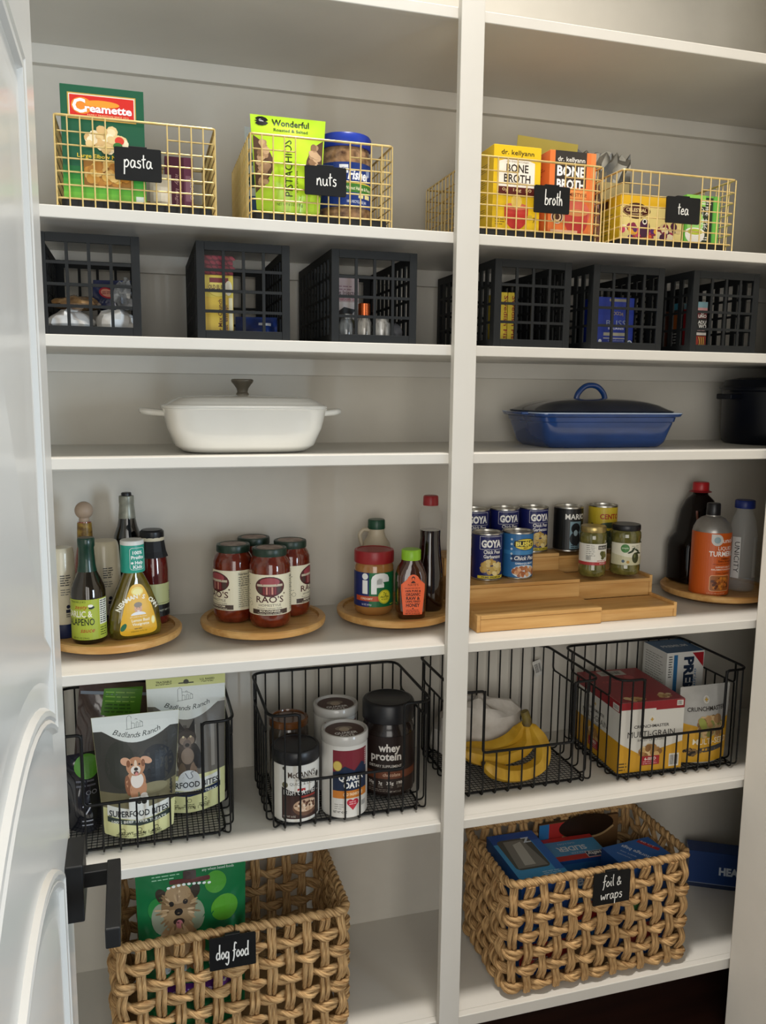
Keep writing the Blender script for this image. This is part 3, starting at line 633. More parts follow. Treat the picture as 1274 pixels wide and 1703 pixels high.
o = lump('salt_packet', 'small grey packet in the right corner of the spice crate', 'packet', (-.100, .06, ZC), .014, .012, .038, mat('grey_card', '#55565a', .5, noise=(30, 30, 30), col2='#62636a'), 3, .05)
# candy boxes
for k, (lb, x) in enumerate((('slim yellow candy box against the left side of its crate', .1428), ('slim yellow candy box, second from the left side of its crate', .1592))):
    t, f = carton('candy_box', lb, 'box', (x, .06, ZC), 0, .0145, .09, .113, '#e0c53c', 'slim yellow candy boxes'); p = Print()
    p.text('Swedish Fish', .0072 if k == 0 else .0095, .056, .0085, '#8c1a1c', w=.10, bold=.015, rot=-PI/2); p.build('spine_print', t, f['front'])
t, f = carton('white_card', 'thin white card standing beside the yellow candy boxes', 'card', (.1765, .075, ZC), .03, .0035, .08, .112, '#dcdcd2')
Print().rect(.0006, .01, .0029, .1, '#e8e8e0').build('edge_print', t, f['front'])
# blue tin
t, f = carton('blue_tin', 'royal blue tin with silver bands inside a crate', 'tin', (.416, .06, ZC), 0, .091, .075, .113, '#1c37a0', rough=.3); p = Print()
p.rect(0, 0, .091, .113, '#1b3596').text('BLISS', .047, .051, .012, '#8f9ab0', w=.05, bold=.0).rect(.028, .104, .070, .110, '#8a8778').text('DARK & MILK', .048, .089, .004, '#e8eaf2', w=.028).arc('COCOA', .048, .030, .045, -16, 16, .007, '#9a8a74')
p.text('SQUARES', .047, .043, .004, '#e8eaf2', w=.04, bold=.02).rect(.016, .029, .075, .036, '#a9a590').rect(.0, .001, .091, .006, '#9f9b88').rect(.016, .0225, .075, .0245, '#c9c6b4').text('CHOCOLATE ASSORTED', .048, .017, .003, '#c9d2ea', w=.04).text('NET WT 21 OZ', .048, .011, .003, '#e2e8f6', w=.03)
p.ell(.008, .017, .004, .004, '#e4e6ee').ell(.083, .013, .007, .007, '#e4e6ee').ell(.083, .013, .0045, .0045, '#3f6a8a').lines(.004, .010, .01, 2, .003, '#c9d2ea'); p.build('front_print', t, f['front'])
# card games
t, f = carton('card_game', 'upright red and black card game box at the front of the rightmost crate', 'game', (.6355, .05, ZC), 0, .0265, .05, .111, '#6a1420'); p = Print()
p.rect(0, .098, .0265, .111, '#7fa6b0').rect(0, .092, .0265, .098, '#d8a0a0').rect(0, .034, .0265, .074, '#181414').text('O', .0135, .083, .0062, '#f2efe8', bold=.03).text('UNO', .0135, .0755, .0068, '#f2efe8', w=.022, bold=.03)
p.text('ADU', .0135, .062, .007, '#f2efe8', w=.022, bold=.02).text('WO', .015, .051, .0095, '#f2efe8', w=.021, bold=.03).lines(.002, .048, .022, 1, .005, '#c9a0a0').rect(.0, .036, .0265, .042, '#e6dcd4')
p.rect(0, 0, .0265, .034, '#a8301c')
for k in range(7): p.ribbon([(.001+.003*k, .006), (.008+.0025*k, .018), (.004+.003*k, .032)], .0022, '#e6b450' if k % 2 else '#5a1a10', 3)
p.text('WAR', .0135, .0012, .004, '#f2d8c0', w=.02, bold=.02); p.build('front_print', t, f['front'])
q = Print(); q.rect(0, .098, .05, .111, '#7fa6b0').rect(0, .014, .05, .098, '#a01c26').rect(.01, .008, .03, .022, '#e6e2da').lines(.012, .02, .016, 3, .005, '#303030'); q.build('side_print', t, f['left'])
t, f = carton('card_game', 'orange and teal card game box behind the red one in the rightmost crate', 'game', (.640, .112, ZC), 0, .030, .05, .115, '#3a3a38'); q = Print()
q.rect(0, .10, .05, .115, '#4fa0b8').rect(0, .055, .05, .095, '#b5622c').rect(0, .02, .05, .05, '#2a2a2a').lines(.01, .045, .03, 4, .007, '#c9c9c2'); q.build('side_print', t, f['left'])
t, f = carton('card_game', 'brown card game box deepest in the rightmost crate', 'game', (.642, .175, ZC), 0, .034, .05, .10, '#5a3422'); Print().rect(.008, .02, .042, .08, '#7a4a2c').build('side_print', t, f['left'])
# ============================================================ third shelf: baking dishes
IV = mat('ivory_enamel', '#dcd9d0', .16, noise=(6, 6, 6), col2='#e2dfd6', coat=.5)
t = thing('casserole_dish', 'cream enamelled rectangular casserole with lid and steel knob', 'dish', (-.4065, .155, Z[3]))
sec = [(0, .112, .080, 4.5), (.004, .128, .095, 4.5), (.015, .143, .110, 4.5), (.05, .157, .120, 5), (.086, .165, .127, 5), (.0895, .168, .130, 5), (.0905, .166, .128, 5)]
MB().loft(sec, 60).build('dish_body', IV, t, 40)
lid = [(.0895, .166, .128, 5), (.093, .168, .130, 5), (.096, .166, .128, 5), (.099, .158, .121, 5), (.1005, .156, .119, 5), (.104, .150, .113, 5), (.105, .148, .111, 5), (.109, .140, .103, 5), (.110, .138, .101, 5), (.1125, .128, .092, 5), (.115, .10, .07, 4), (.1165, .05, .04, 3), (.117, .01, .01, 2)]
MB().loft(lid, 60).build('lid', IV, t, 30)
for sg in (-1, 1):
    mb = MB(); sec2 = []
    mb.prism([(sg*.150, -.052), (sg*.190, -.046), (sg*.206, -.030), (sg*.211, 0), (sg*.206, .030), (sg*.190, .046), (sg*.150, .052)][::sg], lambda u, v, q: (u, v, q+max(0, abs(u)-.16)*.12), .072, .084)
    mb.build('handle', IV, t, 40, bevel=.004)
bottle(t, 'knob', [(0, .1165), (.013, .1165), (.0135, .119), (.011, .123), (.0125, .130), (.018, .138), (.0225, .143), (.0235, .147), (.022, .149), (.02, .1495), (.018, .1485), (0, .1485)], mat('nickel', '#8f8a80', .28, metal=1, noise=(30, 30, 30), col2='#a09a90'), 32)
BL = mat('blue_stoneware', '#143466', .14, noise=(9, 9, 30), col2='#1b4180', coat=.6)
BLD = mat('dark_blue_stoneware', '#0c1424', .14, noise=(9, 9, 9), col2='#101b30', coat=.5)
BLE = mat('bare_glaze_edge', '#a9bcd8', .25, noise=(20, 20, 20), col2='#bccbe0', coat=.4)
t = thing('baking_dish', 'glossy blue stoneware baking dish with a dark domed lid', 'dish', (.447, .205, Z[3])); t.rotation_euler = (0, 0, -.02)
e = 12
sec = [(0, .145, .085, e), (.003, .150, .090, e), (.012, .158, .096, e), (.018, .160, .098, e), (.056, .172, .107, e), (.060, .1725, .1075, e), (.062, .176, .110, e), (.072, .178, .112, e)]
MB().loft(sec, 72).build('dish_body', BL, t, 30)
MB().loft([(.0722, .178, .112, e), (.074, .187, .118, e), (.079, .190, .121, e), (.0815, .190, .121, e)], 72).build('rim', BL, t, 30)
MB().loft([(.0806, .1908, .1218, e), (.0830, .190, .121, e), (.0828, .180, .113, e)], 72).build('rim_edge', BLE, t, 30)
MB().loft([(.0829, .172, .108, e), (.086, .175, .110, e), (.090, .172, .107, 6), (.100, .155, .095, 5), (.108, .130, .080, 4), (.113, .10, .06, 3.4), (.1155, .05, .035, 2.6), (.116, .01, .01, 2)], 72).build('lid', BLD, t, 40)
MB().tube(smooth_pts([(-.040, 0, .111), (-.034, 0, .128), (-.018, 0, .143), (0, 0, .147), (.018, 0, .143), (.034, 0, .128), (.040, 0, .111)], 5), .0068, 12).build('lid_handle', BL, t, 60)
for sg in (-1, 1):
    MB().prism([(sg*.180, -.06), (sg*.203, -.045), (sg*.207, 0), (sg*.203, .045), (sg*.180, .06)][::sg], lambda u, v, q: (u, v, q), .077, .0835).build('end_handle', BL, t, 40, bevel=.002)
t = thing('stock_pot', 'dark navy enamel stock pot at the right end of the shelf', 'pot', (1.012, .215, Z[3])); NV = mat('navy_enamel', '#090c14', .35, noise=(9, 9, 9), col2='#0c101c', spec=.3)
bottle(t, 'pot_body', [(0, 0), (.125, 0), (.132, .006), (.136, .03), (.138, .135), (.142, .139), (.142, .143), (0, .143)], NV, 48)
bottle(t, 'lid', [(0, .143), (.145, .143), (.146, .147), (.136, .154), (.132, .166), (.10, .172), (.03, .174), (0, .174)], NV, 48)
for x0, x1 in ((-.172, -.134), (.134, .172)): MB().box(x0, x1, -.028, .028, .116, .130).build('handle', NV, t, 0, bevel=.003)
# ============================================================ fourth shelf: turntables
def turntable(label, x, y, R=.142):
    t = thing('turntable', label, 'turntable', (x, y, Z[4]), 0, 'bamboo turntables')
    bottle(t, 'foot', [(0, 0), (R*.72, 0), (R*.74, .003), (R*.74, .0085), (0, .0085)], mat('turntable_foot', '#5c3f22', .6, noise=(30, 30, 30), col2='#6b4a2a'), 48)
    bottle(t, 'tray', [(0, .0088), (R*.90, .0088), (R*.985, .0135), (R, .0195), (R, .0255), (R-.003, .0285), (R-.0145, .0285), (R-.0165, .0225), (0, .0225)], BAMBOO, 72)
turntable('bamboo turntable of sauces and dressing, leftmost, beside the door', -.682, .214)
turntable('bamboo turntable carrying four jars of pasta sauce', -.357, .2305)
turntable('bamboo turntable of peanut butter and syrups, cut by the post', -.037, .238)
turntable('bamboo turntable of bottles at the right wall', .872, .235)
ZT = Z[4]+.0228
CAPS = 20
# hot sauce
t = thing('sauce_bottle', 'green-labelled jalapeno sauce bottle with a dark green wrap', 'bottle', (-.7290, .150, ZT))
GL = mat('dark_green_sauce', '#1a1409', .06, noise=(30, 30, 30), col2='#251c0e', coat=.7)
bottle(t, 'glass', [(0, 0), (.031, 0), (.0342, .004), (.0345, .105), (.033, .115), (.027, .130), (.020, .145), (.0165, .160), (.0145, .205), (0, .205)], GL)
bottle(t, 'neck_wrap', [(.0195, .147), (.0172, .160), (.0152, .196), (.0168, .199), (.017, .214), (.0155, .2165), (0, .2165)], mat('green_wrap', '#052c1e', .35, noise=(40, 40, 40), col2='#083828', coat=.3))
p = Print(); p.rect(-.055, .010, .055, .094, '#a9b63a').rect(.028, .010, .055, .094, '#b4c04a').rect(.0285, .040, .052, .092, '#eef0e2').lines(.0295, .090, .021, 11, .0045, '#1a1a18', .45)
p.text('TRADER JOE\'S', -.016, .0875, .0038, '#2a3a10', w=.034).text('zesty', -.010, .075, .008, '#b04a1c', w=.026, bold=.01, sh=.3).ell(.012, .077, .006, .003, '#1c2a18', rot=.2).ell(.010, .081, .005, .003, '#f2f0e6')
p.text('GARLIC &', -.016, .058, .0125, '#f0eed8', w=.058, bold=.02).text('JALAPEÑO', -.014, .041, .0135, '#1f2a12', w=.062, bold=.015).text('sauce', .002, .026, .009, '#b04a1c', w=.028, bold=.01, sh=.3).text('NET 8 FL OZ (236mL)', -.012, .0125, .0035, '#2a3a10', w=.035).lines(.029, .034, .02, 4, .005, '#3a4a18', .35)
p.build('label', t, cmap(.0347, -.12), .006)
# dressing: broad-shouldered bottle
t = thing('dressing_bottle', 'yellow-labelled salad dressing bottle with a teal cap sleeve', 'bottle', (-.6395, .165, ZT), .33)
sec = [(0, .046, .022, 4), (.004, .0525, .026, 4), (.02, .0545, .028, 3.6), (.06, .050, .027, 3.4), (.10, .036, .0235, 3), (.125, .025, .020, 2.4), (.136, .0195, .0185, 2), (.15, .018, .018, 2), (.16, .018, .018, 2)]
MB().loft(sec, 40).build('bottle_body', mat('vinaigrette', '#3a3312', .06, noise=(25, 25, 25), col2='#7a6a20', coat=.7), t, 50)
bottle(t, 'cap_sleeve', [(0, .139), (.0245, .139), (.0250, .142), (.0242, .197), (0, .197)], mat('teal_sleeve', '#2a9a86', .35, noise=(40, 40, 40), col2='#2fa38e'))
bottle(t, 'cap', [(0, .197), (.0242, .197), (.0240, .2045), (.0225, .206), (0, .206)], mat('white_cap', '#dcdcd6', .4, noise=(40, 40, 40), col2='#e4e4de'))
p = Print(); p.poly([(q[0], q[1]-.168) for q in rrect(-.0165, .0165, .1455, .192, .006, 4)], '#e8f2ee').poly([(q[0], q[1]-.168) for q in rrect(-.0157, .0157, .1463, .1912, .0055, 4)], '#2a9a86')
for st, v in (('100%', .0105), ('Profits', .0005), ('Help', -.0105), ('Kids', -.0195)): p.text(st, .0 if st != 'Help' else .003, v, .0066, '#f4f6f2', w={'100%': .021, 'Profits': .027, 'Help': .018, 'Kids': .020}[st], bold=.03)
p.ell(-.0115, -.0078, .0028, .0025, '#f4f6f2', n=10); p.build('sleeve_print', t, lambda u, v, k: ((.0252+k)*math.sin(u/.0252+.12), -(.0252+k)*math.cos(u/.0252+.12), .168+v), .004)
p = Print(); tri = [(-.036, .012), (-.030, .008), (.030, .008), (.036, .012)]; 
tri = smooth_pts([(-.034, .010, 0), (0, .007, 0), (.034, .010, 0), (.0385, .028, 0), (.027, .075, 0), (.014, .108, 0), (0, .115, 0), (-.014, .108, 0), (-.027, .075, 0), (-.0385, .028, 0)], 5, True)
p.poly([(a.x, a.y) for a in tri], '#eab52a').ell(0, .100, .013, .009, '#f4dc6a').ell(0, .099, .010, .006, '#f9ec9a')
p.arc("NEWMAN'S OWN", 0, .045, .040, -62, 62, .0085, '#fbf6e2', bold=.03)
p.ell(0, .064, .0082, .0105, '#d9a580').ell(0, .0715, .0085, .0055, '#8a7a66').ell(-.003, .065, .001, .0008, '#3a2a20', 8).ell(.003, .065, .001, .0008, '#3a2a20', 8).ell(0, .0588, .003, .0012, '#f2e6dc', 10).ell(0, .050, .016, .007, '#eef0f2', t0=0, t1=180)
p.text('LET\'S GIVE IT ALL AWAY', 0, .045, .0026, '#fdf6da', w=.036).text('Lemon Basil', .004, .036, .0058, '#fdf6da', w=.038, bold=.02).text('Vinaigrette', .004, .028, .0055, '#fdf6da', w=.036, bold=.02).ell(.031, .036, .0045, .009, '#f6e58a').ell(.031, .036, .003, .0065, '#fbf4c0').ell(-.032, .027, .005, .009, '#1f6a44', rot=-.6).text('DRESSING 16 FL OZ', 0, .014, .003, '#6a5010', w=.034).lines(-.01, .022, .02, 1, .004, '#7a6014')
p.build('label', t, smap(sec), .006, .008)
# dark red sauce
t = thing('sauce_bottle', 'dark red sauce bottle with a black cap and paper collar', 'bottle', (-.598, .262, ZT), .1)
bottle(t, 'glass', [(0, 0), (.030, 0), (.0332, .004), (.0335, .12), (.0315, .142), (.027, .165), (.0245, .180), (0, .185)], mat('dark_red_sauce', '#4a1210', .07, noise=(25, 25, 25), col2='#66201a', coat=1))
MB().lathe([(.0345, .150), (.030, .163), (.0268, .184), (.0262, .188)], 10).build('collar', mat('black_paper', '#151518', .6, noise=(40, 40, 40), col2='#1d1d20'), t, 0)
bottle(t, 'band', [(.0262, .1865), (.0266, .1875), (.0266, .193), (.0262, .194)], mat('cream_band', '#cfc4a8', .5, noise=(40, 40, 40), col2='#d8cdb2'))
bottle(t, 'cap', [(0, .192), (.0262, .192), (.0268, .194), (.0262, .206), (.022, .210), (0, .2105)], mat('black_cap', '#17171a', .35, noise=(40, 40, 40), col2='#1f1f22'), 12)
p = Print(); p.rect(-.05, .045, .055, .092, '#b9bb84').rect(-.05, .018, .055, .045, '#161616').rect(-.05, .048, .055, .0495, '#8a8c5a').lines(.03, .072, .02, 4, .005, '#4a4a2a').text('NET WT 12 OZ', .02, .03, .004, '#c9c9b0'); p.build('label', t, cmap(.0337, .25), .007)
# squeeze bottles standing on their caps
CRM = mat('cream_squeeze', '#cfc5ab', .3, noise=(20, 20, 20), col2='#d8cfb6', coat=.3); NAV = mat('navy_cap', '#1b2444', .35, noise=(30, 30, 30), col2='#232d52')
def squeeze(label, x, y, r, h):
    t = thing('squeeze_bottle', label, 'bottle', (x, y, ZT), 0, 'cream squeeze bottles')
    bottle(t, 'cap', [(0, 0), (r*.92, 0), (r*.98, .004), (r*.94, .030), (0, .030)], NAV)
    bottle(t, 'bottle_body', [(0, .030), (r*.93, .030), (r, .042), (r*1.02, h*.7), (r*.95, h-.012), (r*.88, h-.003), (r*.80, h), (0, h)], CRM)
    p = Print(); p.lines(-.005, h-.055, .022, 5, .005, '#3a3a3a', .4).lines(-.005, h-.085, .02, 3, .005, '#5a5a5a', .3).rect(.004, .055, .022, .062, '#26283a').lines(.004, .052, .018, 2, .004, '#3a3a3a').ell(.009, .068, .004, .004, '#26283a', 12).ell(.017, .068, .004, .004, '#26283a', 12); p.build('label', t, cmap(r*1.022, .1), .006)
squeeze('cream squeeze bottle on a navy cap, next to the door edge', -.781, .195, .0255, .190)
squeeze('cream squeeze bottle behind the jalapeno sauce bottle', -.700, .258, .033, .190)
# ball-stopper bottle and the foil-necked bottle behind
t = thing('sauce_bottle', 'hot sauce bottle with a round wooden ball stopper', 'bottle', (-.7395, .292, ZT))
bottle(t, 'glass', [(0, 0), (.023, 0), (.026, .004), (.026, .12), (.022, .150), (.0165, .180), (.0145, .228), (0, .228)], mat('orange_sauce', '#7a2c14', .07, noise=(25, 25, 25), col2='#923a1c', coat=1))
bottle(t, 'neck_label', [(.0172, .186), (.0168, .188), (.0152, .224), (.0148, .226)], mat('gold_neck_label', '#b3923a', .4, noise=(90, 90, 90), col2='#5a3a18'))
bottle(t, 'stopper', [(0, .227), (.0105, .227), (.0115, .231), (.0105, .236)]+[(.0195*math.cos(math.radians(a)), .2525+.0195*math.sin(math.radians(a))) for a in range(-55, 91, 12)], mat('ball_wood', '#a08a76', .5, noise=(40, 40, 9), col2='#b39c86'))
t = thing('vinegar_bottle', 'dark glass bottle with a grey foil neck at the back', 'bottle', (-.650, .313, ZT))
bottle(t, 'glass', [(0, 0), (.028, 0), (.031, .004), (.031, .17), (.030, .19), (.022, .212), (.018, .232), (.0152, .26), (.0145, .278), (0, .278)], mat('black_glass', '#0c0d0c', .06, noise=(9, 9, 9), col2='#121412', coat=1))
bottle(t, 'neck_foil', [(.0192, .230), (.0185, .232), (.0158, .262), (.0165, .264), (.0165, .279), (.0150, .2805), (.0125, .2805)], mat('grey_foil', '#7f8074', .35, metal=.3, noise=(60, 60, 60), col2='#9a9a8c'))
bottle(t, 'cork_top', [(0, .279), (.011, .279), (.011, .286), (.0095, .2875), (0, .2875)], MATS['black_cap'], 20)
# pasta sauce jars
SAUCE = mat('tomato_sauce', '#561a0d', .1, noise=(55, 55, 55), col2='#792e18', coat=.8); DKG = mat('dark_green_lid', '#1d3126', .35, noise=(40, 40, 40), col2='#25392d')
def rao(label, x, y, ang, sub):
    t = thing('sauce_jar', label, 'jar', (x, y, ZT), 0, 'pasta sauce jars with green lids')
    bottle(t, 'glass', [(0, 0), (.036, 0), (.0425, .005), (.0452, .014), (.0456, .02), (.0456, .128), (.0452, .138), (.041, .150), (.0362, .157), (.036, .163), (0, .163)], SAUCE, 40)
    bottle(t, 'lid', [(0, .1585), (.0372, .1585), (.0378, .1600), (.0378, .1715), (.0368, .1745), (.033, .1755), (.030, .1740), (0, .1740)], DKG, 40)
    bottle(t, 'lid_print', [(0, .1743), (.029, .1743), (.029, .1746), (0, .1746)], mat('lid_picture', '#6a4438', .4, noise=(60, 60, 60), col2='#b09a86'), 24)
    p = Print(); CR = '#e8e0c4'; p.rect(-.135, .0315, .135, .1215, CR)
    p.ell(0, .095, .0335, .0225, '#2a2320').ell(0, .095, .0325, .0215, '#5a2428').ell(0, .105, .022, .010, '#a04a50').rect(-.029, .0955, .029, .1005, '#c9bda6').rect(-.027, .081, -.017, .0945, '#4a3a34').rect(.017, .081, .027, .0945, '#4a3a34')
    for k in range(5): p.rect(-.0145+k*.006, .078, -.0105+k*.006, .0945, '#c98a7c' if k % 2 else '#8a3c40')
    p.ell(.033, .079, .002, .002, '#6a5a44', 8)
    p.text("RAO'S", 0, .060, .0135, '#4a1a1c', w=.062, bold=.01).text('HOMESTYLE', 0, .0515, .005, '#4a3a30', w=.050).text('Premium Traditional Quality', 0, .046, .003, '#4a3a30', w=.056)
    p.rect(-.042, .0335, .042, .044, '#4a3a32'); p.text(sub, 0, .0385, .0042, '#efe6cc', w=.046, bold=.02).text('Tomato Sauce with Meat', 0, .0345, .0026, '#efe6cc', w=.056)
    p.text('NET WT 24 OZ (1 LB 8 OZ) 680 g', 0, .0322-.0002, .001, '#4a3a30', w=.05)
    p.rect(.052, .036, .094, .118, '#d9d2b6'); p.text('Nutrition Facts', .072, .111, .0046, '#20201c', w=.036, bold=.02).lines(.054, .107, .036, 4, .0045, '#3a3a34', .35).text('Calories 120', .072, .086, .0046, '#20201c', w=.036, bold=.02).lines(.054, .082, .036, 10, .0046, '#5a5a50', .25)
    p.lines(-.094, .116, .046, 15, .0046, '#5a5a50', .25, 9).bars(-.094, .034, -.066, .048, '#3a3a34', 12); p.ell(-.048, .055, .005, .005, '#a59c80', 14).ell(-.048, .055, .004, .004, CR, 14)
    p.build('label', t, cmap(.0458, ang), .006)
rao('pasta sauce jar facing forward, frontmost on its turntable', -.349, .178, -.16, 'BOLOGNESE')
rao('pasta sauce jar showing its nutrition panel, at the left of its turntable', -.4225, .238, -1.05, 'MUSHROOM')
rao('pasta sauce jar turned to show its barcode, at the right of its turntable', -.2895, .258, 1.05, 'MARINARA')
rao('pasta sauce jar at the back, mostly hidden by the others', -.366, .318, 2.6, 'MARINARA')
# peanut butter
t = thing('peanut_butter_jar', 'peanut butter jar with a red lid and green label', 'jar', (-.0965, .222, ZT))
bottle(t, 'jar_body', [(0, 0), (.038, 0), (.0445, .006), (.0462, .014), (.0462, .112), (.044, .120), (.042, .124), (0, .124)], mat('peanut_butter', '#9a6a36', .14, noise=(25, 25, 25), col2='#a87640', coat=.8), 40)
mb = MB(); n = 60
mb.lathe([(0, .1225), (.0462, .1225), (.0468, .1245), (.0468, .1475), (.0455, .151), (.040, .152), (.0385, .1505), (0, .1505)], n); mb.build('lid', mat('red_lid', '#8f1f24', .35, noise=(30, 30, 30), col2='#9b262b'), t, 30)
p = Print(); p.rect(-.12, .022, .075, .103, '#176a3c').rect(-.12, .034, -.024, .103, '#1d2a66').rect(-.12, .022, -.024, .034, '#1d2a66').poly([(-.06, .036), (.012, .036), (.006, .048), (-.06, .048)], '#c1502c')
p.rect(-.0405, .053, -.0275, .085, '#eef0ee').ell(-.034, .094, .0075, .0075, '#eef0ee')
p.poly([(-.019, .053), (-.006, .053), (-.006, .068), (.012, .068), (.012, .076), (-.006, .076), (-.006, .085), (-.004, .090), (.002, .092), (.008, .090), (.0095, .085), (.0095, .081), (.026, .081), (.026, .090), (.0215, .0975), (.012, .1015), (.001, .102), (-.009, .100), (-.016, .0945), (-.019, .087)], '#eef0ee')
p.ell(.014, .046, .0165, .0165, '#e2d832', 28).ell(.014, .046, .0152, .0152, '#3a6a28', 28).ell(.014, .046, .0145, .0145, '#e6dd3a', 28).text('7g', .014, .050, .007, '#2a4a1c', w=.009).text('PROTEIN', .014, .0435, .0042, '#2a4a1c', w=.022, bold=.02).text('PER SERVING', .014, .0385, .0028, '#2a4a1c', w=.018)
p.text('CREAMY', -.03, .0395, .0045, '#f2e4c8', w=.03, bold=.01).text('16 OZ (454g)', -.03, .026, .004, '#dfe4f2', w=.024).lines(.03, .027, .018, 1, .004, '#e2d832').text('MADE WITH ROASTED PEANUTS', .0475, .062, .0036, '#d8d24a', w=.05, rot=-PI/2).lines(.058, .099, .015, 3, .005, '#d9dcd0')
p.build('label', t, cmap(.0464, .0), .006)
# honey
t = thing('honey_bottle', 'dark honey bottle with an orange label and lime green cap', 'bottle', (-.026, .158, ZT), -.12)
sec = [(0, .029, .024, 4), (.004, .033, .028, 4), (.02, .0335, .0285, 4), (.07, .0345, .029, 4), (.10, .0345, .029, 3.6), (.118, .030, .0265, 3), (.130, .023, .0225, 2.2), (.138, .0215, .0215, 2)]
MB().loft(sec, 40).build('bottle_body', mat('dark_honey', '#2c140a', .05, noise=(20, 20, 20), col2='#4a2410', coat=1), t, 50)
bottle(t, 'cap', [(0, .136), (.0222, .136), (.0225, .138), (.0225, .1575), (.0205, .160), (0, .160)], mat('lime_cap', '#86b928', .35, noise=(30, 30, 30), col2='#90c431'))
p = Print(); OR = '#ef6a3c'
p.poly([(-.022, .012), (.022, .012), (.0275, .070), (.0275, .083), (.018, .085)]+[(.015*math.cos(math.radians(a)), .090+.016*math.sin(math.radians(a))) for a in range(0, 181, 20)]+[(-.018, .085), (-.0275, .083), (-.0275, .070)], OR)
p.ell(0, .097, .0042, .005, '#3a1a10', 14).ell(0, .0955, .0028, .0034, OR, 12).poly([(-.006, .086), (.006, .086), (.002, .091), (-.002, .091)], '#3a1a10').text("NATE'S", 0, .0795, .005, '#3a1a10', w=.024).lines(-.02, .075, .04, 1, .0035, '#7a2a18')
for st, v, w_, h_ in (('100% PURE &', .0655, .036, .0044), ('ORGANIC', .0565, .034, .0066), ('RAW &', .047, .032, .0072), ('UNFILTERED', .041, .034, .0042), ('HONEY', .0305, .032, .0078)): p.text(st, 0, v, h_, '#2a140c', w=w_, bold=.03)
p.ell(0, .0265, .002, .0015, '#2a140c', 8).lines(-.016, .0235, .032, 2, .0035, '#8a2c18').text('NET WT 32 OZ (2 LB)', 0, .0135, .003, '#2a140c', w=.034, bold=.02); p.build('label', t, smap(sec), .006)
# pancake syrup and maple jug
t = thing('syrup_bottle', 'tall clear syrup bottle with a red cap, partly hidden by the post', 'bottle', (.040, .215, ZT))
SYR = mat('dark_syrup', '#160806', .05, noise=(9, 9, 9), col2='#200c08', coat=1)
bottle(t, 'syrup', [(0, .001), (.031, .001), (.0335, .006), (.034, .06), (.032, .10), (.0262, .145), (.0238, .175), (.0245, .193), (0, .193)], SYR, 36)
bottle(t, 'glass', [(.0245, .1935), (.0262, .205), (.0285, .222), (.027, .236), (.0195, .248), (.0165, .252), (.0165, .258), (0, .258)], mat('syrup_glass', '#cfccc4', .06, alpha=.16), 36)
bottle(t, 'cap', [(0, .252), (.0182, .252), (.0185, .254), (.0178, .2725), (.016, .275), (0, .275)], MATS['red_lid'], 24)
t = thing('syrup_jug', 'small cream maple syrup jug with a green cap and ring handle', 'jug', (-.064, .318, ZT)); JUG = mat('cream_jug', '#b9ad96', .4, noise=(20, 20, 20), col2='#c4b8a0')
bottle(t, 'jug_body', [(0, 0), (.034, 0), (.038, .005), (.040, .09), (.039, .125), (.033, .148), (.0225, .163), (.0195, .175), (.0198, .184), (0, .184)], JUG, 36)
bottle(t, 'cap', [(0, .183), (.0212, .183), (.0216, .185), (.0210, .2035), (.0195, .206), (0, .206)], mat('pine_cap', '#13402c', .35, noise=(30, 30, 30), col2='#1a4a34'), 24)
MB().tube(smooth_pts([(-.018, 0, .180), (-.033, 0, .181), (-.042, 0, .170), (-.040, 0, .155), (-.036, 0, .140)], 5), .005, 8).build('handle', JUG, t, 60)
# ------------------------------------------------------------ bamboo stepped riser
rs = thing('step_riser', 'expandable three-tier bamboo step riser holding the cans', 'riser', (0, 0, Z[4]))
YT = [(.066, .172, .039), (.172, .282, .084), (.282, .376, .129)]
def board(x0, x1, y0, y1, z0, z1, nm): MB().box(x0, x1, y0, y1, z0, z1).build(nm, BAMBOO, rs, 0, bevel=.0012)
for (y0, y1, z) in YT:
    board(.112, .422, y0, y1+.010, z-.009, z, 'tread'); board(.112, .422, y0+.0005, y0+.010, z-.0385 if z < .05 else z-.045, z-.0095, 'riser_board')
    board(.402, .628, y0+.006, y1+.006, z-.0185, z-.0098, 'tread'); board(.423, .628, y0+.011, y0+.020, 0.0 if z < .05 else z-.0555, z-.019, 'riser_board')
for x0, x1, dz, nm in ((.103, .1115, 0, 'end_panel'), (.6285, .637, -.004, 'end_panel')):
    dy = .010 if x0 > .5 else 0
    MB().prism([(.066+dy, 0), (.376, 0), (.376, .130+dz), (.282+dy, .130+dz), (.282+dy, .085+dz), (.172+dy, .085+dz), (.172+dy, .040+dz), (.066+dy, .040+dz)], lambda u, v, q: (q, u, v), x0, x1).build(nm, BAMBOO, rs, 0, bevel=.0012)
for ch in rs.children: ch.location = (-.37, -.22, 0)
rs.location = (.37, .22, Z[4])
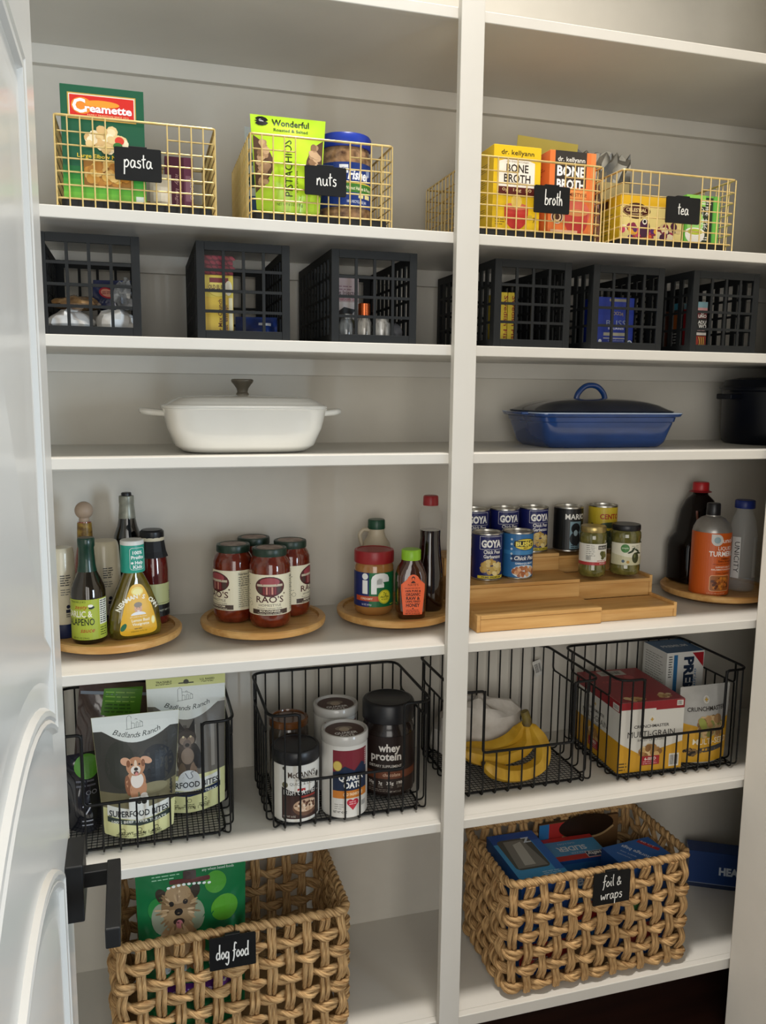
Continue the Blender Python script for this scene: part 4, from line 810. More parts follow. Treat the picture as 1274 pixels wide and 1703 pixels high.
# ------------------------------------------------------------ cans
def can(label, loc, prn, ang=0, r=.0385, h=.1175, body='#14205a', group=None, name='food_can', cat='can', rim=TIN):
    t = thing(name, label, cat, loc, 0, group)
    bottle(t, 'can_body', [(0, 0), (r-.002, 0), (r, .0015), (r, .004), (r-.0009, .005), (r-.0009, h-.005), (r, h-.004), (r, h-.0008), (r-.001, h), (r-.002, h-.0008), (r-.0024, h-.005), (r*.8, h-.0046), (r*.78, h-.0054), (0, h-.0054)], rim, 40)
    if prn: prn.build('label', t, cmap(r-.0006, ang), .006)
    return t
def goya():
    p = Print(); r = .0385; p.rect(-PI*r*.98, .005, PI*r*.98, .113, '#161d5c'); p.poly(rrect(-.030, .030, .078, .1105, .001, 2), '#e9e9ee').poly(rrect(-.0292, .0292, .0788, .1097, .001, 2), '#161d5c')
    p.text('GOYA', 0, .084, .0165, '#f3f3f0', w=.052, bold=.05).text('Chick Peas', .002, .068, .0085, '#f3f3f0', w=.044, bold=.02).text('Garbanzos', .002, .057, .0082, '#f3f3f0', w=.044, bold=.02)
    p.ell(.002, .033, .030, .022, '#3a3a6a'); p.blobs(.002, .033, .030, .021, 46, .0058, ['#d9c07a', '#c6a85c', '#e6d498', '#b8954a'], 21); p.rect(-.034, .0062, .036, .0135, '#d9c53c').text('PRIME PREMIUM', .001, .0078, .004, '#3a3410', w=.05, bold=.02)
    return p
A2, A3 = Z[4]+.0842, Z[4]+.1292
GG = 'navy chick pea cans'
can('navy chick pea can at the front left of the bamboo riser', (.199, .240, A2), goya(), -.10, group=GG)
can('navy chick pea can in the back row, nearest the post', (.2015, .330, A3), goya(), -.15, group=GG)
can('navy chick pea can in the back row, second from the post', (.285, .330, A3), goya(), -.05, group=GG)
can('navy chick pea can in the back row, third from the post', (.369, .332, A3), goya(), .05, group=GG)
p = Print(); r = .0385; p.rect(-PI*r*.98, .005, PI*r*.98, .113, '#2f6ea6').rect(-.06, .062, .06, .072, '#3f86bc').ell(.002, .088, .031, .0145, '#1c1c1a').ell(.002, .088, .0295, .0132, '#e3cf4a').rect(-.027, .0825, .031, .097, '#1c1c1a').text("BUSH'S", .002, .0845, .0095, '#f0df62', w=.052, bold=.04).text('BEST', .002, .077, .004, '#5a3a10', bold=.02)
p.rect(-.034, .044, .036, .062, '#1a3a66').text('Chick Peas', .001, .049, .0095, '#f2f2ee', w=.058, bold=.02, sh=.25).text('GARBANZO BEANS', .001, .038, .0042, '#e6eef4', w=.05, bold=.02).ell(.001, .020, .034, .016, '#d9e2e8'); p.blobs(.001, .020, .033, .014, 40, .0052, ['#c98a5a', '#b87448', '#dca878', '#a8643c'], 23)
for k in range(5): p.ell(-.034, .100-k*.012, .003, .003, '#c9dae6', 10)
can('light blue chick pea can beside the front navy can', (.281, .238, A2), p, .05)
p = Print(); p.rect(-PI*r*.98, .005, PI*r*.98, .113, '#131414').rect(-.022, .006, .022, .112, '#131414').rect(-.012, .008, .020, .080, '#7c9aa6').ell(.004, .062, .013, .014, '#1a1d1f').ell(.004, .035, .016, .018, '#24282a').ell(.004, .050, .006, .008, '#a9c0c8').text('MARIO', .004, .086, .0135, '#f0efe8', w=.058, bold=.02).lines(-.008, .018, .024, 2, .005, '#20262a')
can('black olive can between the navy cans and the yellow can', (.466, .322, A3), p, -.05)
p = Print(); p.rect(-PI*r*.98, .005, PI*r*.98, .113, '#cdb433').rect(-.05, .005, .06, .070, '#2c3a2c').ell(.005, .070, .048, .022, '#cdb433', t0=180, t1=360).ell(.004, .066, .030, .008, '#3a4a34').text('CENTO', .003, .083, .0125, '#a8281c', w=.056, bold=.03); p.blobs(.004, .035, .03, .022, 20, .008, ['#3f4f36', '#2a3626', '#55664a'], 31)
can('yellow and dark green can, rightmost in the back row', (.571, .325, A3), p, -.08)
OL = mat('olive_brine', '#4a4a1e', .06, noise=(60, 60, 60), col2='#77713a', coat=1)
def olive(label, loc, r, h, lidm, p, ang):
    t = thing('olive_jar', label, 'jar', loc, 0)
    bottle(t, 'glass', [(0, 0), (r*.9, 0), (r, .005), (r, .020), (r*.97, .026), (r*.97, h*.70), (r, h*.74), (r*.98, h*.84), (r*.84, h*.90), (0, h*.90)], OL, 36)
    bottle(t, 'lid', [(0, h*.885), (r*.92, h*.885), (r*.94, h*.90), (r*.94, h-.003), (r*.90, h), (0, h)], lidm, 36); p.build('label', t, cmap(r*1.004, ang), .006)
p = Print(); p.rect(-.062, .030, .062, .084, '#e2e0d6').rect(-.062, .030, .062, .038, '#b03a3c').rect(-.004, .070, .026, .080, '#2c2a28').text('DELALLO', .011, .0725, .0048, '#e2e0d6', w=.026, bold=.02)
p.blobs(.012, .055, .011, .010, 9, .005, ['#6b6a36', '#8a8244', '#565628'], 3); p.lines(-.034, .080, .024, 6, .005, '#7a7a72', .3).bars(-.034, .043, -.022, .053, '#3a3a38', 8).lines(-.006, .042, .03, 1, .004, '#b03a3c').text('PITTED', .010, .032, .004, '#f2e6e0'); 
olive('olive jar with a white and red label and brass-coloured lid', (.478, .214, A2), .034, .126, mat('brass_lid', '#a8935c', .3, metal=.7, noise=(30, 30, 30), col2='#b8a46c'), p, .0)
p = Print(); p.rect(-.062, .026, .062, .082, '#dcd9c6').poly([(-.062, .026), (.062, .026), (.062, .05), (0, .045), (-.062, .055)], '#c6c2a0').ell(-.022, .069, .011, .011, '#3d7a34').text('simple', -.022, .068, .004, '#e8f0dc', w=.016).lines(-.006, .076, .024, 3, .005, '#9a9a84', .35).ell(.006, .045, .010, .014, '#3a4020').ell(.003, .050, .003, .005, '#6a7040')
for a, b, rt in ((-.008, .060, .4), (.010, .064, -.5), (-.002, .066, .9), (.016, .057, -.2)): p.ell(a, b, .0085, .0025, '#2c3a22', 14, rt)
p.ell(-.026, .036, .004, .004, '#4a5a6a', 12).ell(-.014, .034, .004, .004, '#b08a3c', 12)
olive('olive jar with a cream olive-branch label and black lid', (.574, .216, A2), .0385, .127, MATS['black_cap'], p, .0)
# ------------------------------------------------------------ right-hand turntable
t = thing('juice_jug', 'large dark juice jug with a red cap and moulded handle', 'jug', (.862, .322, ZT), .1)
JU = mat('dark_juice', '#0a0504', .12, noise=(9, 9, 9), col2='#100706', spec=.4)
MB().loft([(0, .058, .044, 4), (.004, .064, .050, 4), (.10, .065, .051, 4), (.12, .060, .049, 3.6), (.135, .050, .045, 3.2, .004, 0), (.20, .044, .042, 3, .010, 0), (.228, .034, .034, 2.6, .012, 0), (.243, .021, .021, 2, .012, 0), (.256, .0195, .0195, 2, .012, 0)], 40).build('bottle_body', JU, t, 50)
MB().tube(smooth_pts([(-.036, -.042, .205), (-.033, -.046, .165), (-.025, -.050, .130), (-.010, -.051, .105)], 5), .0035, 8).build('handle_ridge', mat('amber_edge', '#5a2412', .08, noise=(20, 20, 20), col2='#7a3a22', coat=1), t, 60)
bottle(t, 'collar', [(.0, .251), (.029, .2505), (.030, .252), (.022, .2555), (0, .2555)], MATS['red_lid'], 24).location = (.012, 0, 0)
bottle(t, 'cap', [(0, .254), (.0215, .254), (.022, .256), (.0215, .275), (.0195, .278), (0, .278)], mat('bright_red_cap', '#a81e22', .35, noise=(30, 30, 30), col2='#b4262a'), 24).location = (.012, 0, 0)
t = thing('supplement_bottle', 'orange supplement bottle with a silver shoulder and black cap', 'bottle', (.815, .190, ZT), 0)
bottle(t, 'bottle_body', [(0, 0), (.045, 0), (.0485, .004), (.0488, .165), (.0470, .175), (.040, .190), (.030, .200), (.018, .205), (.017, .212), (0, .212)], mat('silver_plastic', '#8e8a84', .3, metal=.5, noise=(30, 30, 30), col2='#9c9892'), 40)
bottle(t, 'cap', [(0, .207), (.0175, .207), (.018, .209), (.0172, .236), (.0155, .2385), (0, .2385)], MATS['black_cap'], 24)
p = Print(); OG = '#c65a1e'; p.rect(-.150, .003, .150, .166, OG).ell(-.012, .148, .015, .015, '#c9c6c0', 24).ell(-.012, .148, .0085, .0085, '#8fa3a8', 20).poly([(-.027, .148), (-.012, .163), (-.027, .163)], '#c9c6c0').text('unol', .019, .141, .012, '#f0ede6', w=.034, bold=.0)
p.text('LIQUID', .012, .122, .0095, '#f0ede6', w=.042, bold=.0).text('TURMERIC', .008, .106, .0125, '#f4f1ea', w=.078, bold=.02).text('1000mg', .014, .097, .005, '#5a1c0c', w=.026, bold=.03).text('Extra Strength', .014, .0905, .005, '#5a1c0c', w=.042, bold=.02).lines(-.02, .086, .062, 1, .004, '#8a3414').text('SUPPORTS HEALTHY', .012, .0755, .004, '#f2e2d2', w=.05, bold=.01).text('INFLAMMATION RESPONSE', .010, .069, .004, '#f2e2d2', w=.066, bold=.01).text('Dietary Supplement', .010, .060, .004, '#5a1c0c', w=.044, bold=.01)
p.poly(rrect(-.026, .032, .014, .056, .006, 4), '#e2b080').poly(rrect(-.0248, .0308, .0152, .0548, .0055, 4), '#9a5a28'); p.blobs(.003, .035, .026, .018, 40, .0042, ['#c67a2c', '#8a4a1c', '#b8682a', '#5a2c14'], 41); p.text('16 FL OZ (480 mL) DIETARY', -.006, .006, .0042, '#e8b088', w=.05)
p.build('label', t, cmap(.0490, -.12), .006)
t = thing('water_bottle', 'empty clear plastic bottle with a blue cap and vertical white label', 'bottle', (.917, .195, ZT), .1); 
pr_o = [(.0, .0008), (.032, .0008), (.0365, .004), (.0372, .010), (.0372, .150), (.036, .160), (.030, .190), (.022, .212), (.0205, .218), (.0205, .226)]
MB().lathe(pr_o+[(r_-.0012, z_) for r_, z_ in pr_o[:1:-1]]+[(.0, .003)], 40).build('bottle_body', mat('pet_plastic', '#e8ecec', .06, alpha=.10), t, 60)
bottle(t, 'cap', [(0, .222), (.0252, .222), (.0258, .224), (.0252, .241), (.0235, .243), (0, .243)], mat('cobalt_cap', '#1b2c72', .35, noise=(30, 30, 30), col2='#223480'), 28)
p = Print(); p.rect(-.056, .038, -.034, .148, '#dcdcd8').text('UNICITY', -.0485, .094, .0125, '#1c1c1e', w=.082, bold=.0, rot=-PI/2); p.rect(.000, .040, .016, .148, '#b9b9b5').rect(.012, .045, .0135, .14, '#5a5a5c'); p.build('label', t, cmap(.0376, 0), .006)
# ============================================================ fifth shelf: black wire baskets
BW, BD, BH, BS = .37, .285, .262, .110
def fillet(pts, rad, n=5, closed=True):
    out = []; N = len(pts)
    for i in range(N):
        p = Vector(pts[i]); a = Vector(pts[i-1]); b = Vector(pts[(i+1) % N]); r = rad[i] if isinstance(rad, (list, tuple)) else rad
        if not closed and i in (0, N-1): out.append(p); continue
        da, db = (a-p), (b-p); r = min(r, da.length*.49, db.length*.49); s, e = p+da.normalized()*r, p+db.normalized()*r
        for k in range(n+1):
            t = k/n; out.append(s*(1-t)**2+p*2*t*(1-t)+e*t*t)
    return out
def upright(h): return MB().tube(fillet([(0, 0, h), (0, 0, .002), (0, .022, .002)], .018, 5, False), .0021, 6).mesh('upright', WIRE, 60)
_uh, _us, _um = upright(BH), upright(BS), upright(.208)
ax = BW/2-.066
def wire_bin(label, x, y):
    t = thing('wire_bin', label, 'basket', (x, y, Z[5]+.0016), 0, 'black wire baskets with scooped fronts')
    w = BW/2
    MB().tube(fillet([(-ax, 0, BS), (-ax, 0, BH), (-w, 0, BH), (-w, BD, BH), (w, BD, BH), (w, 0, BH), (ax, 0, BH), (ax, 0, BS)], [.010, .010, .034, .034, .034, .034, .010, .010]), .0034, 8, True).build('rim', WIRE, t, 60)
    MB().tube([(p[0], p[1], .0026) for p in rrect(-w+.018, w-.018, .018, BD-.018, .03, 6)], .0024, 8, True).build('base_ring', WIRE, t, 60)
    for sg in (-1, 1):
        MB().tube(fillet([(sg*w, .048, BH), (sg*w, .048, .208), (sg*w, BD-.048, .208), (sg*w, BD-.048, BH)], .012, 4, False), .0026, 6).build('side_rail', WIRE, t, 60)
        for k in range(6):
            yy = .050+(BD-.10)*k/5
            link('upright', _um, t, loc=(sg*w, yy, 0), rot=(0, 0, sg*PI/2))
    for k in range(10):
        xx = -w+.034+(BW-.068)*k/9
        link('upright', _us if abs(xx) < ax-.004 else _uh, t, loc=(xx, 0, 0)); link('upright', _uh, t, loc=(xx, BD, 0), rot=(0, 0, PI))
    for sx, sy, a in ((-1, 0, -.785), (1, 0, .785), (-1, 1, -2.356), (1, 1, 2.356)):
        link('upright', _uh, t, loc=(sx*(w-.0095), .0095 if sy == 0 else BD-.0095, 0), rot=(0, 0, a))
    m = MB(); nx, ny = 30, 23
    for i in range(nx+1):
        xx = -w+.02+(BW-.04)*i/nx; m.tube([(xx, .018, .0044), (xx, BD-.018, .0044)], .0009, 4)
    for j in range(ny+1):
        yy = .018+(BD-.036)*j/ny; m.tube([(-w+.019, yy, .0058), (w-.019, yy, .0058)], .0009, 4)
    o = m.build('floor_mesh', WIRE, t, 0); o['kind'] = 'stuff'
    return t
wire_bin('black wire basket of dog treats at the left, beside the door', -.630, .066)
wire_bin('black wire basket of oatmeal canisters and protein powder', -.187, .060)
wire_bin('black wire basket of bananas, running behind the post', .255, .086)
wire_bin('black wire basket of crackers at the right wall', .667, .061)
ZW = Z[5]+.0088
# ------------------------------------------------------------ dog treats
def farm(p, cx, cy, s, c='#5c655f'):
    def L(pts, w=.9): p.ribbon([(cx+a*s, cy+b*s) for a, b in pts], s*.07*w, c, 2)
    L([(-1, -1), (-1, 1), (-.3, 1.05), (-.3, -1)]); L([(-1.2, -1), (1.6, -.7)]); L([(-.3, .5), (.9, .35), (1.6, -.1)]); L([(-.3, -.1), (.2, -.1), (.2, -.9)]); L([(.5, -.8), (.5, 0), (.8, 0), (.8, -.8)]); L([(1.1, -.7), (1.1, 0), (1.5, -.05), (1.5, -.7)]); L([(.3, .5), (.5, .65), (.7, .45)])
def script(p, st, cx, cy, h, w, c, rise=.0):
    n = len(st); tot = sum(.42 if ch in 'il ' else .95 if ch.isupper() else .68 for ch in st); x = cx-w/2
    for ch in st:
        a = .42 if ch in 'il ' else .95 if ch.isupper() else .68; cw = w*a/tot; u = (x+cw/2-cx)/(w/2)
        if ch != ' ': p.text(ch, x+cw/2, cy+rise*(u*u), h, c, sh=.35, w=cw*(.34 if ch in 'il' else .88), rot=2*rise*u/(w/2)*.8)
        x += cw
def pup(p, cx, cy, s, fur, dark, white):
    E = lambda x, y, a, b, c, r=0: p.ell(cx+x*s, cy+y*s, a*s, b*s, c, 20, r)
    E(0, -.55, .52, .62, fur); E(-.42, -.75, .16, .55, dark, .1); E(-.12, -1.15, .2, .5, fur, .15); E(.36, -1.0, .2, .42, fur, -.1); E(-.02, -1.58, .2, .12, '#e6c6aa'); E(.40, -1.36, .19, .15, white); E(.04, -1.55, .10, .06, '#2a211c')
    E(.06, -.5, .34, .42, white); E(0, .25, .50, .52, fur); E(-.52, .55, .28, .22, '#d9a888', -.5); E(.58, .55, .32, .18, '#d9a888', -.45); E(-.38, .42, .10, .2, dark); E(.40, .42, .10, .2, dark)
    E(.0, .05, .26, .24, white); E(0, .35, .08, .25, '#ecd2b8'); E(-.2, .36, .055, .055, '#2a1a14'); E(.2, .36, .055, .055, '#2a1a14'); E(.02, .1, .11, .09, '#1c1614'); E(.02, -.1, .13, .1, '#5a3028'); E(.04, -.16, .08, .09, '#d98a86')
def treat(label, loc, rz, w, h, t_, topw, kind, lean=0):
    col = mat('treat_film_%d' % kind, '#e0dea0', .3, noise=(20, 20, 20), col2='#e6e4a8', coat=.15)
    t, mp, hf = pouch('treat_pouch', label, 'pouch', loc, rz, w, h, t_, col, lean, topw=topw, wob=.0016, seed=kind+2); p = Print()
    m = lambda v: hf(v)*.995
    z1, z2 = h*.335, (h*.85 if kind == 0 else h*.78)
    NV = 8
    top = [(m(h*.885)*(2*k/20-1), h*(.885 if kind == 0 else .80)-(h*.10)*max(0, 1-((2*k/20-1)/.78)**2)) for k in range(21)]
    base = h*(.27 if kind == 0 else .30)
    dark = '#3c3b36' if kind == 0 else '#6f6a62'
    p.poly([(-m(base), base), (m(base), base)]+[(m(top[-1][1]), top[-1][1])]+top[::-1][1:-1]+[(-m(top[0][1]), top[0][1])], dark)
    hi = h if kind == 0 else h*.93
    p.poly([(-m(top[0][1]), top[0][1])]+top[1:-1]+[(m(top[-1][1]), top[-1][1]), (m(hi), hi), (-m(hi), hi)], '#dfe2dc')
    if kind == 0:
        p.ell(.04, h*.60, .035, .04, '#25282c').ell(-.035, h*.62, .03, .05, '#33352f').poly([(-m(base), base+.001), (m(base), base+.001), (m(.45*h), h*.46), (0, h*.40), (-m(.40*h), h*.40)], '#7d7658').ell(.03, h*.42, .03, .012, '#8d8666')
        pup(p, -.004, h*.565, .038, '#c08a66', '#8a5638', '#ece2d8')
    else:
        for k in range(7): p.rect(-.07+k*.02, h*.34, -.062+k*.02, h*.66, ['#8a857c', '#5a554e', '#a09a90', '#4c4741', '#8a857c', '#6a645c', '#948e84'][k])
        c0 = -.002; E = lambda x, y, a, b, c, r=0: p.ell(c0+x, h*.5+y, a, b, c, 18, r)
        E(0, -.025, .024, .042, '#4a4038'); E(-.012, -.062, .009, .030, '#6a5a4a'); E(.012, -.066, .009, .034, '#8a7462'); E(.020, -.02, .010, .03, '#2c2825', .2); E(-.001, .022, .021, .022, '#3a322c'); p.poly([(c0-.020, h*.5+.030), (c0-.018, h*.5+.062), (c0-.004, h*.5+.040)], '#26221f'); p.poly([(c0+.018, h*.5+.030), (c0+.017, h*.5+.064), (c0+.003, h*.5+.040)], '#26221f')
        E(-.008, .016, .008, .009, '#8c7a6a'); E(.008, .016, .008, .009, '#8c7a6a'); E(0, .008, .009, .010, '#6f6056'); E(0, .006, .005, .004, '#171412'); E(-.008, .024, .0025, .0025, '#d9c9a0'); E(.008, .024, .0025, .0025, '#d9c9a0'); E(0, -.018, .014, .018, '#8a7868')
        p.rect(-m(hi)+.0, hi, m(hi), h, '#cfd08a').text('TRACEABLE', -.048, h*.965, .0045, '#3a3a24', w=.034, bold=.02).text('INGREDIENT', -.048, h*.945, .0045, '#3a3a24', w=.034, bold=.02).text('U.S. RAISED', .046, h*.965, .0045, '#3a3a24', w=.032, bold=.02).text('CHICKEN', .046, h*.945, .0045, '#3a3a24', w=.026, bold=.02).rr(-.017, h*.950, .017, h*.959, .002, '#4a4a40').ell(0, h*.962, .006, .006, '#4a4a40', 14)
    farm(p, -.006, h*(.932 if kind == 0 else .872), .0125); script(p, 'Badlands Ranch', .0, h*(.822 if kind == 0 else .766), .0105, .098 if kind == 0 else .10, '#2f3733', .010)
    q = h*.225; p.poly([(-m(q)*.86, q-.004), (0, q-.016), (m(q)*.86, q-.004), (m(q)*.86, q+.019), (0, q+.010), (-m(q)*.86, q+.019)], '#e8e9e2'); p.rr(-.020, q+.002, .020, q+.038, .004, '#e8e9e2') if kind == 0 else p.ell(0, q+.012, .024, .024, '#dcdfe0')
    if kind == 0: p.blobs(0, q+.027, .016, .009, 9, .005, ['#26261f', '#3a3a30', '#f0f0e8'], 3)
    else: p.ribbon([(-.008, q+.03), (0, q+.016), (.008, q+.02), (.004, q+.03), (.010, q+.032)], .0015, '#3a4250', 3)
    p.text('SUPERFOOD BITES', 0, q-.006, .0135, '#262b30', w=m(q)*1.62, bold=.02)
    p.poly([(-m(q)*.86, q-.018), (0, q-.030), (m(q)*.86, q-.018), (m(q)*.86, q-.006), (0, q-.018), (-m(q)*.86, q-.006)], '#33403c' if kind == 0 else '#1c2a4a').text('100% BEEF LIVER TREATS' if kind == 0 else '100% CHICKEN BREAST TREAT', 0, q-.0215, .0062, '#eef0e6', w=m(q)*1.5, bold=.02)
    for k in (-1, 0, 1): p.ell(k*.034, q-.040, .005, .005, '#4a4a34', 16).ell(k*.034, q-.040, .004, .004, '#e0dea0', 16).lines(k*.034-.013, q-.049, .026, 2, .0042, '#55553c')
    p.text('NET WT. 113.4g  |  4 OZ', 0, .010, .006, '#3a3a28', w=.085, bold=.01); p.build('print', t, mp, .009, .009)
treat('puppy-picture dog treat pouch, frontmost in its basket', (-.643, .120, ZW), .02, .140, .268, .032, .178, 0)
treat('taller dog treat pouch with a dark pointy-eared dog, behind the puppy pouch', (-.535, .200, ZW), 0, .160, .312, .032, .172, 1)
t, mp, hf = pouch('zip_bag', 'smoky zip bag with a bright green label at the back of the treat basket', 'bag', (-.712, .285, ZW), .0, .165, .285, .024, mat('smoky_film', '#3a2c28', .15, noise=(22, 22, 22), col2='#55443e', coat=.8), topw=.172)
p = Print(); p.rect(-.082, .255, .082, .262, '#77808a').poly([(-.035, .21), (.050, .195), (.052, .276), (-.032, .268)], '#4f8a1e').lines(-.028, .262, .07, 3, .010, '#8fc04a', .25).lines(-.028, .235, .07, 3, .008, '#2f5a12', .4, 8); p.build('print', t, mp, .01, .01); t.rotation_euler = (0, .12, 0)
t, mp, hf = pouch('chew_bag', 'glossy black bag with a green round label at the left of the puppy pouch', 'bag', (-.752, .165, ZW), .2, .075, .175, .022, mat('black_film', '#16161a', .12, noise=(28, 28, 28), col2='#24242a', coat=.9), wob=.004)
p = Print(); p.ell(.004, .146, .026, .026, '#4f8a2a').text('OO', .010, .085, .010, '#8a8a90').ribbon([(-.01, .062), (.008, .064), (-.004, .045)], .003, '#b9b9bf').rect(-.012, .028, .010, .031, '#9a9aa0').rect(-.012, .018, .010, .021, '#9a9aa0').lines(-.02, .118, .04, 2, .01, '#5a5a62'); p.build('print', t, mp, .008, .008)
t, mp, hf = pouch('treat_bag', 'plain greyish bag with a small flag mark behind the taller treat pouch', 'bag', (-.533, .300, ZW), 0, .165, .315, .022, mat('grey_bag', '#8a817b', .3, noise=(16, 16, 16), col2='#6f6259', coat=.3)); p = Print()
p.rect(-.086, .285, -.066, .306, '#2c3a6a').rect(-.066, .290, -.050, .306, '#b03a3c').rect(-.086, .278, -.050, .286, '#b03a3c').ell(.01, .28, .04, .02, '#a09a96'); p.build('print', t, mp, .01, .01)
# ------------------------------------------------------------ oatmeal and protein
t = thing('oatmeal_tin', 'white oatmeal tin with a black lid at the front left of its basket', 'tin', (-.3036, .1246, ZW)); r = .0525
bottle(t, 'tin_body', [(0, 0), (r-.001, 0), (r, .002), (r, .135), (0, .135)], mat('white_tin', '#d6d4cd', .3, noise=(30, 30, 30), col2='#dedcd5'), 44)
bottle(t, 'lid', [(0, .132), (r+.0005, .132), (r+.0015, .134), (r+.0015, .158), (r-.001, .161), (r-.005, .1615), (r-.006, .160), (0, .160)], MATS['black_cap'], 44)
p = Print(); p.rect(-.13, .004, .13, .131, '#dfddd6').rect(-.036, .008, .060, .094, '#20191a').rect(-.034, .009, .058, .062, '#3c2622').poly([(-.036, .082)]+[(-.036+.096*k/10, .082-.012*math.sin(PI*k/10)) for k in range(1, 10)]+[(.060, .082), (.060, .098), (-.036, .098)], '#e6e4dd')
p.text("McCANN'S", .012, .104, .0125, '#4a3a30', w=.066, bold=.02).text('EST. 1800', .012, .096, .004, '#5a5a50', w=.03).text('QUICK & EASY', .012, .0865, .0062, '#55504a', w=.058).rect(0, .073, .018, .079, '#b0282a').ell(-.028, .087, .007, .007, '#6a6448', 16).ell(.052, .102, .005, .007, '#2a2622', 14).text('IRISH OATMEAL', .012, .064, .0115, '#f0eee8', w=.086, bold=.0).rect(.005, .057, .045, .061, '#9a2c24')
p.ell(.020, .034, .031, .020, '#6a4a38').ell(.020, .038, .029, .015, '#c9a88c'); p.blobs(.020, .038, .027, .013, 40, .0032, ['#e2cdb8', '#b08868', '#d8bfa4', '#5a3424'], 51); p.text('NET WT 16 OZ', -.018, .012, .004, '#d9d4c8', w=.028).ell(-.030, .125, .004, .004, '#4a463c', 12).ell(-.030, .0075, .003, .003, '#4a463c', 12); p.build('label', t, cmap(r+.0002, -.10), .007)
def canister(label, x, y, ang, h=.190):
    t = thing('oat_canister', label, 'canister', (x, y, ZW), 0, 'cardboard oat canisters'); r = .0515
    bottle(t, 'tube', [(0, 0), (r, 0), (r+.0008, .002), (r+.0008, .005), (r, .006), (r, h-.018), (0, h-.018)], mat('canister_card', '#d2cfc8', .4, noise=(30, 30, 30), col2='#dad7d0'), 44)
    bottle(t, 'lid', [(0, h-.022), (r+.001, h-.022), (r+.002, h-.020), (r+.002, h-.002), (r+.0005, h), (r-.004, h), (r-.005, h-.006), (0, h-.006)], mat('milky_lid', '#b9b5ae', .25, noise=(30, 30, 30), col2='#c4c0b9', coat=.4), 44)
    q = Print(); q.ell(0, 0, .044, .044, '#4a2a22', 36).ell(0, .010, .020, .012, '#8a7a68', 20).ell(0, .004, .012, .012, '#b8a48c', 18); q.text('QUAKER', 0, -.020, .010, '#f0eee8', w=.052, bold=.03).text('OATS', 0, -.033, .009, '#f0eee8', w=.032, bold=.03); a0 = ang
    q.build('lid_print', t, lambda u, v, k: (u*math.cos(a0)-v*math.sin(a0)*1, u*math.sin(a0)+v*math.cos(a0), h-.0058+k))
    p = Print(); p.rect(-PI*r*.97, .006, PI*r*.97, h-.024, '#d6d3cc').rect(-.038, .105, .048, h-.032, '#7a2430').rect(-.038, .062, .048, .108, '#1c2a44').poly([(-.038, .105), (-.01, .122), (.012, .110), (.03, .128), (.048, .118), (.048, .10), (-.038, .10)], '#1c2a44').rect(-.038, .046, .048, .064, '#c97a2c')
    p.ell(-.027, .122, .0105, .012, '#b0923c', 22).ell(-.027, .122, .009, .0105, '#d6bd62', 22)
    p.text('QUAKER', .006, .088, .0125, '#f2f0ea', w=.060, bold=.04).text('OATS', .008, .070, .0135, '#f2f0ea', w=.042, bold=.04).text('OLD FASHIONED', .010, .052, .0065, '#fbe6c0', w=.048, bold=.02)
    p.ell(.002, .036, .0075, .0075, '#b8283c', 16).ell(.015, .036, .0075, .0075, '#b8283c', 16).poly([(-.0048, .033), (.0218, .033), (.0085, .017)], '#b8283c').lines(.0, .038, .017, 2, .005, '#e8b0b4').lines(-.034, .032, .022, 3, .005, '#8a877e', .3).text('NET WT 42 OZ', -.021, .011, .005, '#2a2a28', w=.032, bold=.02).bars(.031, .022, .046, .034, '#4a4a46', 8).rect(.040, .115, .047, h-.034, '#8a4a50').lines(.041, h-.037, .005, 8, .005, '#d9c4c0', .3); p.build('label', t, cmap(r+.0002, ang), .007)
canister('oat canister with a blue and orange band at the front centre of its basket', -.193, .1140, -.02)
canister('oat canister at the back, half hidden by the front oat canister', -.186, .2335, .0, .205)
t = thing('protein_jar', 'large dark brown protein powder jar with a wide black lid', 'jar', (-.069, .184, ZW)); r = .0625
bottle(t, 'jar_body', [(0, 0), (r-.006, 0), (r, .006), (r, .150), (r-.004, .165), (r-.012, .175), (r-.012, .180), (0, .180)], mat('brown_jar', '#1c1412', .2, noise=(30, 30, 30), col2='#241a16', coat=.3), 48)
bottle(t, 'lid', [(0, .178), (r-.003, .178), (r-.001, .180), (r-.001, .218), (r-.004, .223), (r-.010, .2245), (r-.013, .2225), (0, .2225)], MATS['black_cap'], 60)
p = Print(); p.rect(-.13, .012, .13, .150, '#241815').rect(-.13, .048, .13, .066, '#6a3a24').rect(-.13, .012, .13, .047, '#2a1c17').text('whey', .012, .115, .018, '#e6e0d8', w=.052, bold=.03).text('protein', .004, .094, .018, '#e6e0d8', w=.074, bold=.03).text('DIETARY SUPPLEMENT', .002, .076, .0062, '#d9d2c8', w=.080, bold=.01).text('chocolate', .018, .054, .008, '#d6b49a', w=.042, bold=.01)
for k, st in enumerate(('30g', '3g', '3.5g', '190')): p.text(st, -.032+k*.023, .034, .0072, '#d9d2c8', bold=.02).lines(-.038+k*.023, .031, .013, 2, .0035, '#8a7f74')
p.lines(-.04, .022, .06, 2, .004, '#8a7f74').text('NET WT 2 LB', .026, .0145, .004, '#b9b0a4', w=.03); p.build('label', t, cmap(r+.0003, -.42), .007)
t = thing('amber_jar', 'glass jar with an amber-brown rim behind the black-lidded oatmeal tin', 'jar', (-.300, .236, ZW)); r = .047
bottle(t, 'glass', [(0, 0), (r-.003, 0), (r, .004), (r, .150), (r-.005, .162), (r-.006, .165), (0, .165)], mat('smoky_glass', '#3c332b', .08, noise=(22, 22, 22), col2='#4c4138', coat=.8), 36)
bottle(t, 'lid', [(0, .164), (r-.002, .164), (r, .166), (r, .179), (r-.003, .182), (r-.008, .182), (r-.009, .179), (0, .178)], mat('amber_lid', '#5a3417', .2, noise=(30, 30, 30), col2='#704420', coat=.6), 36)
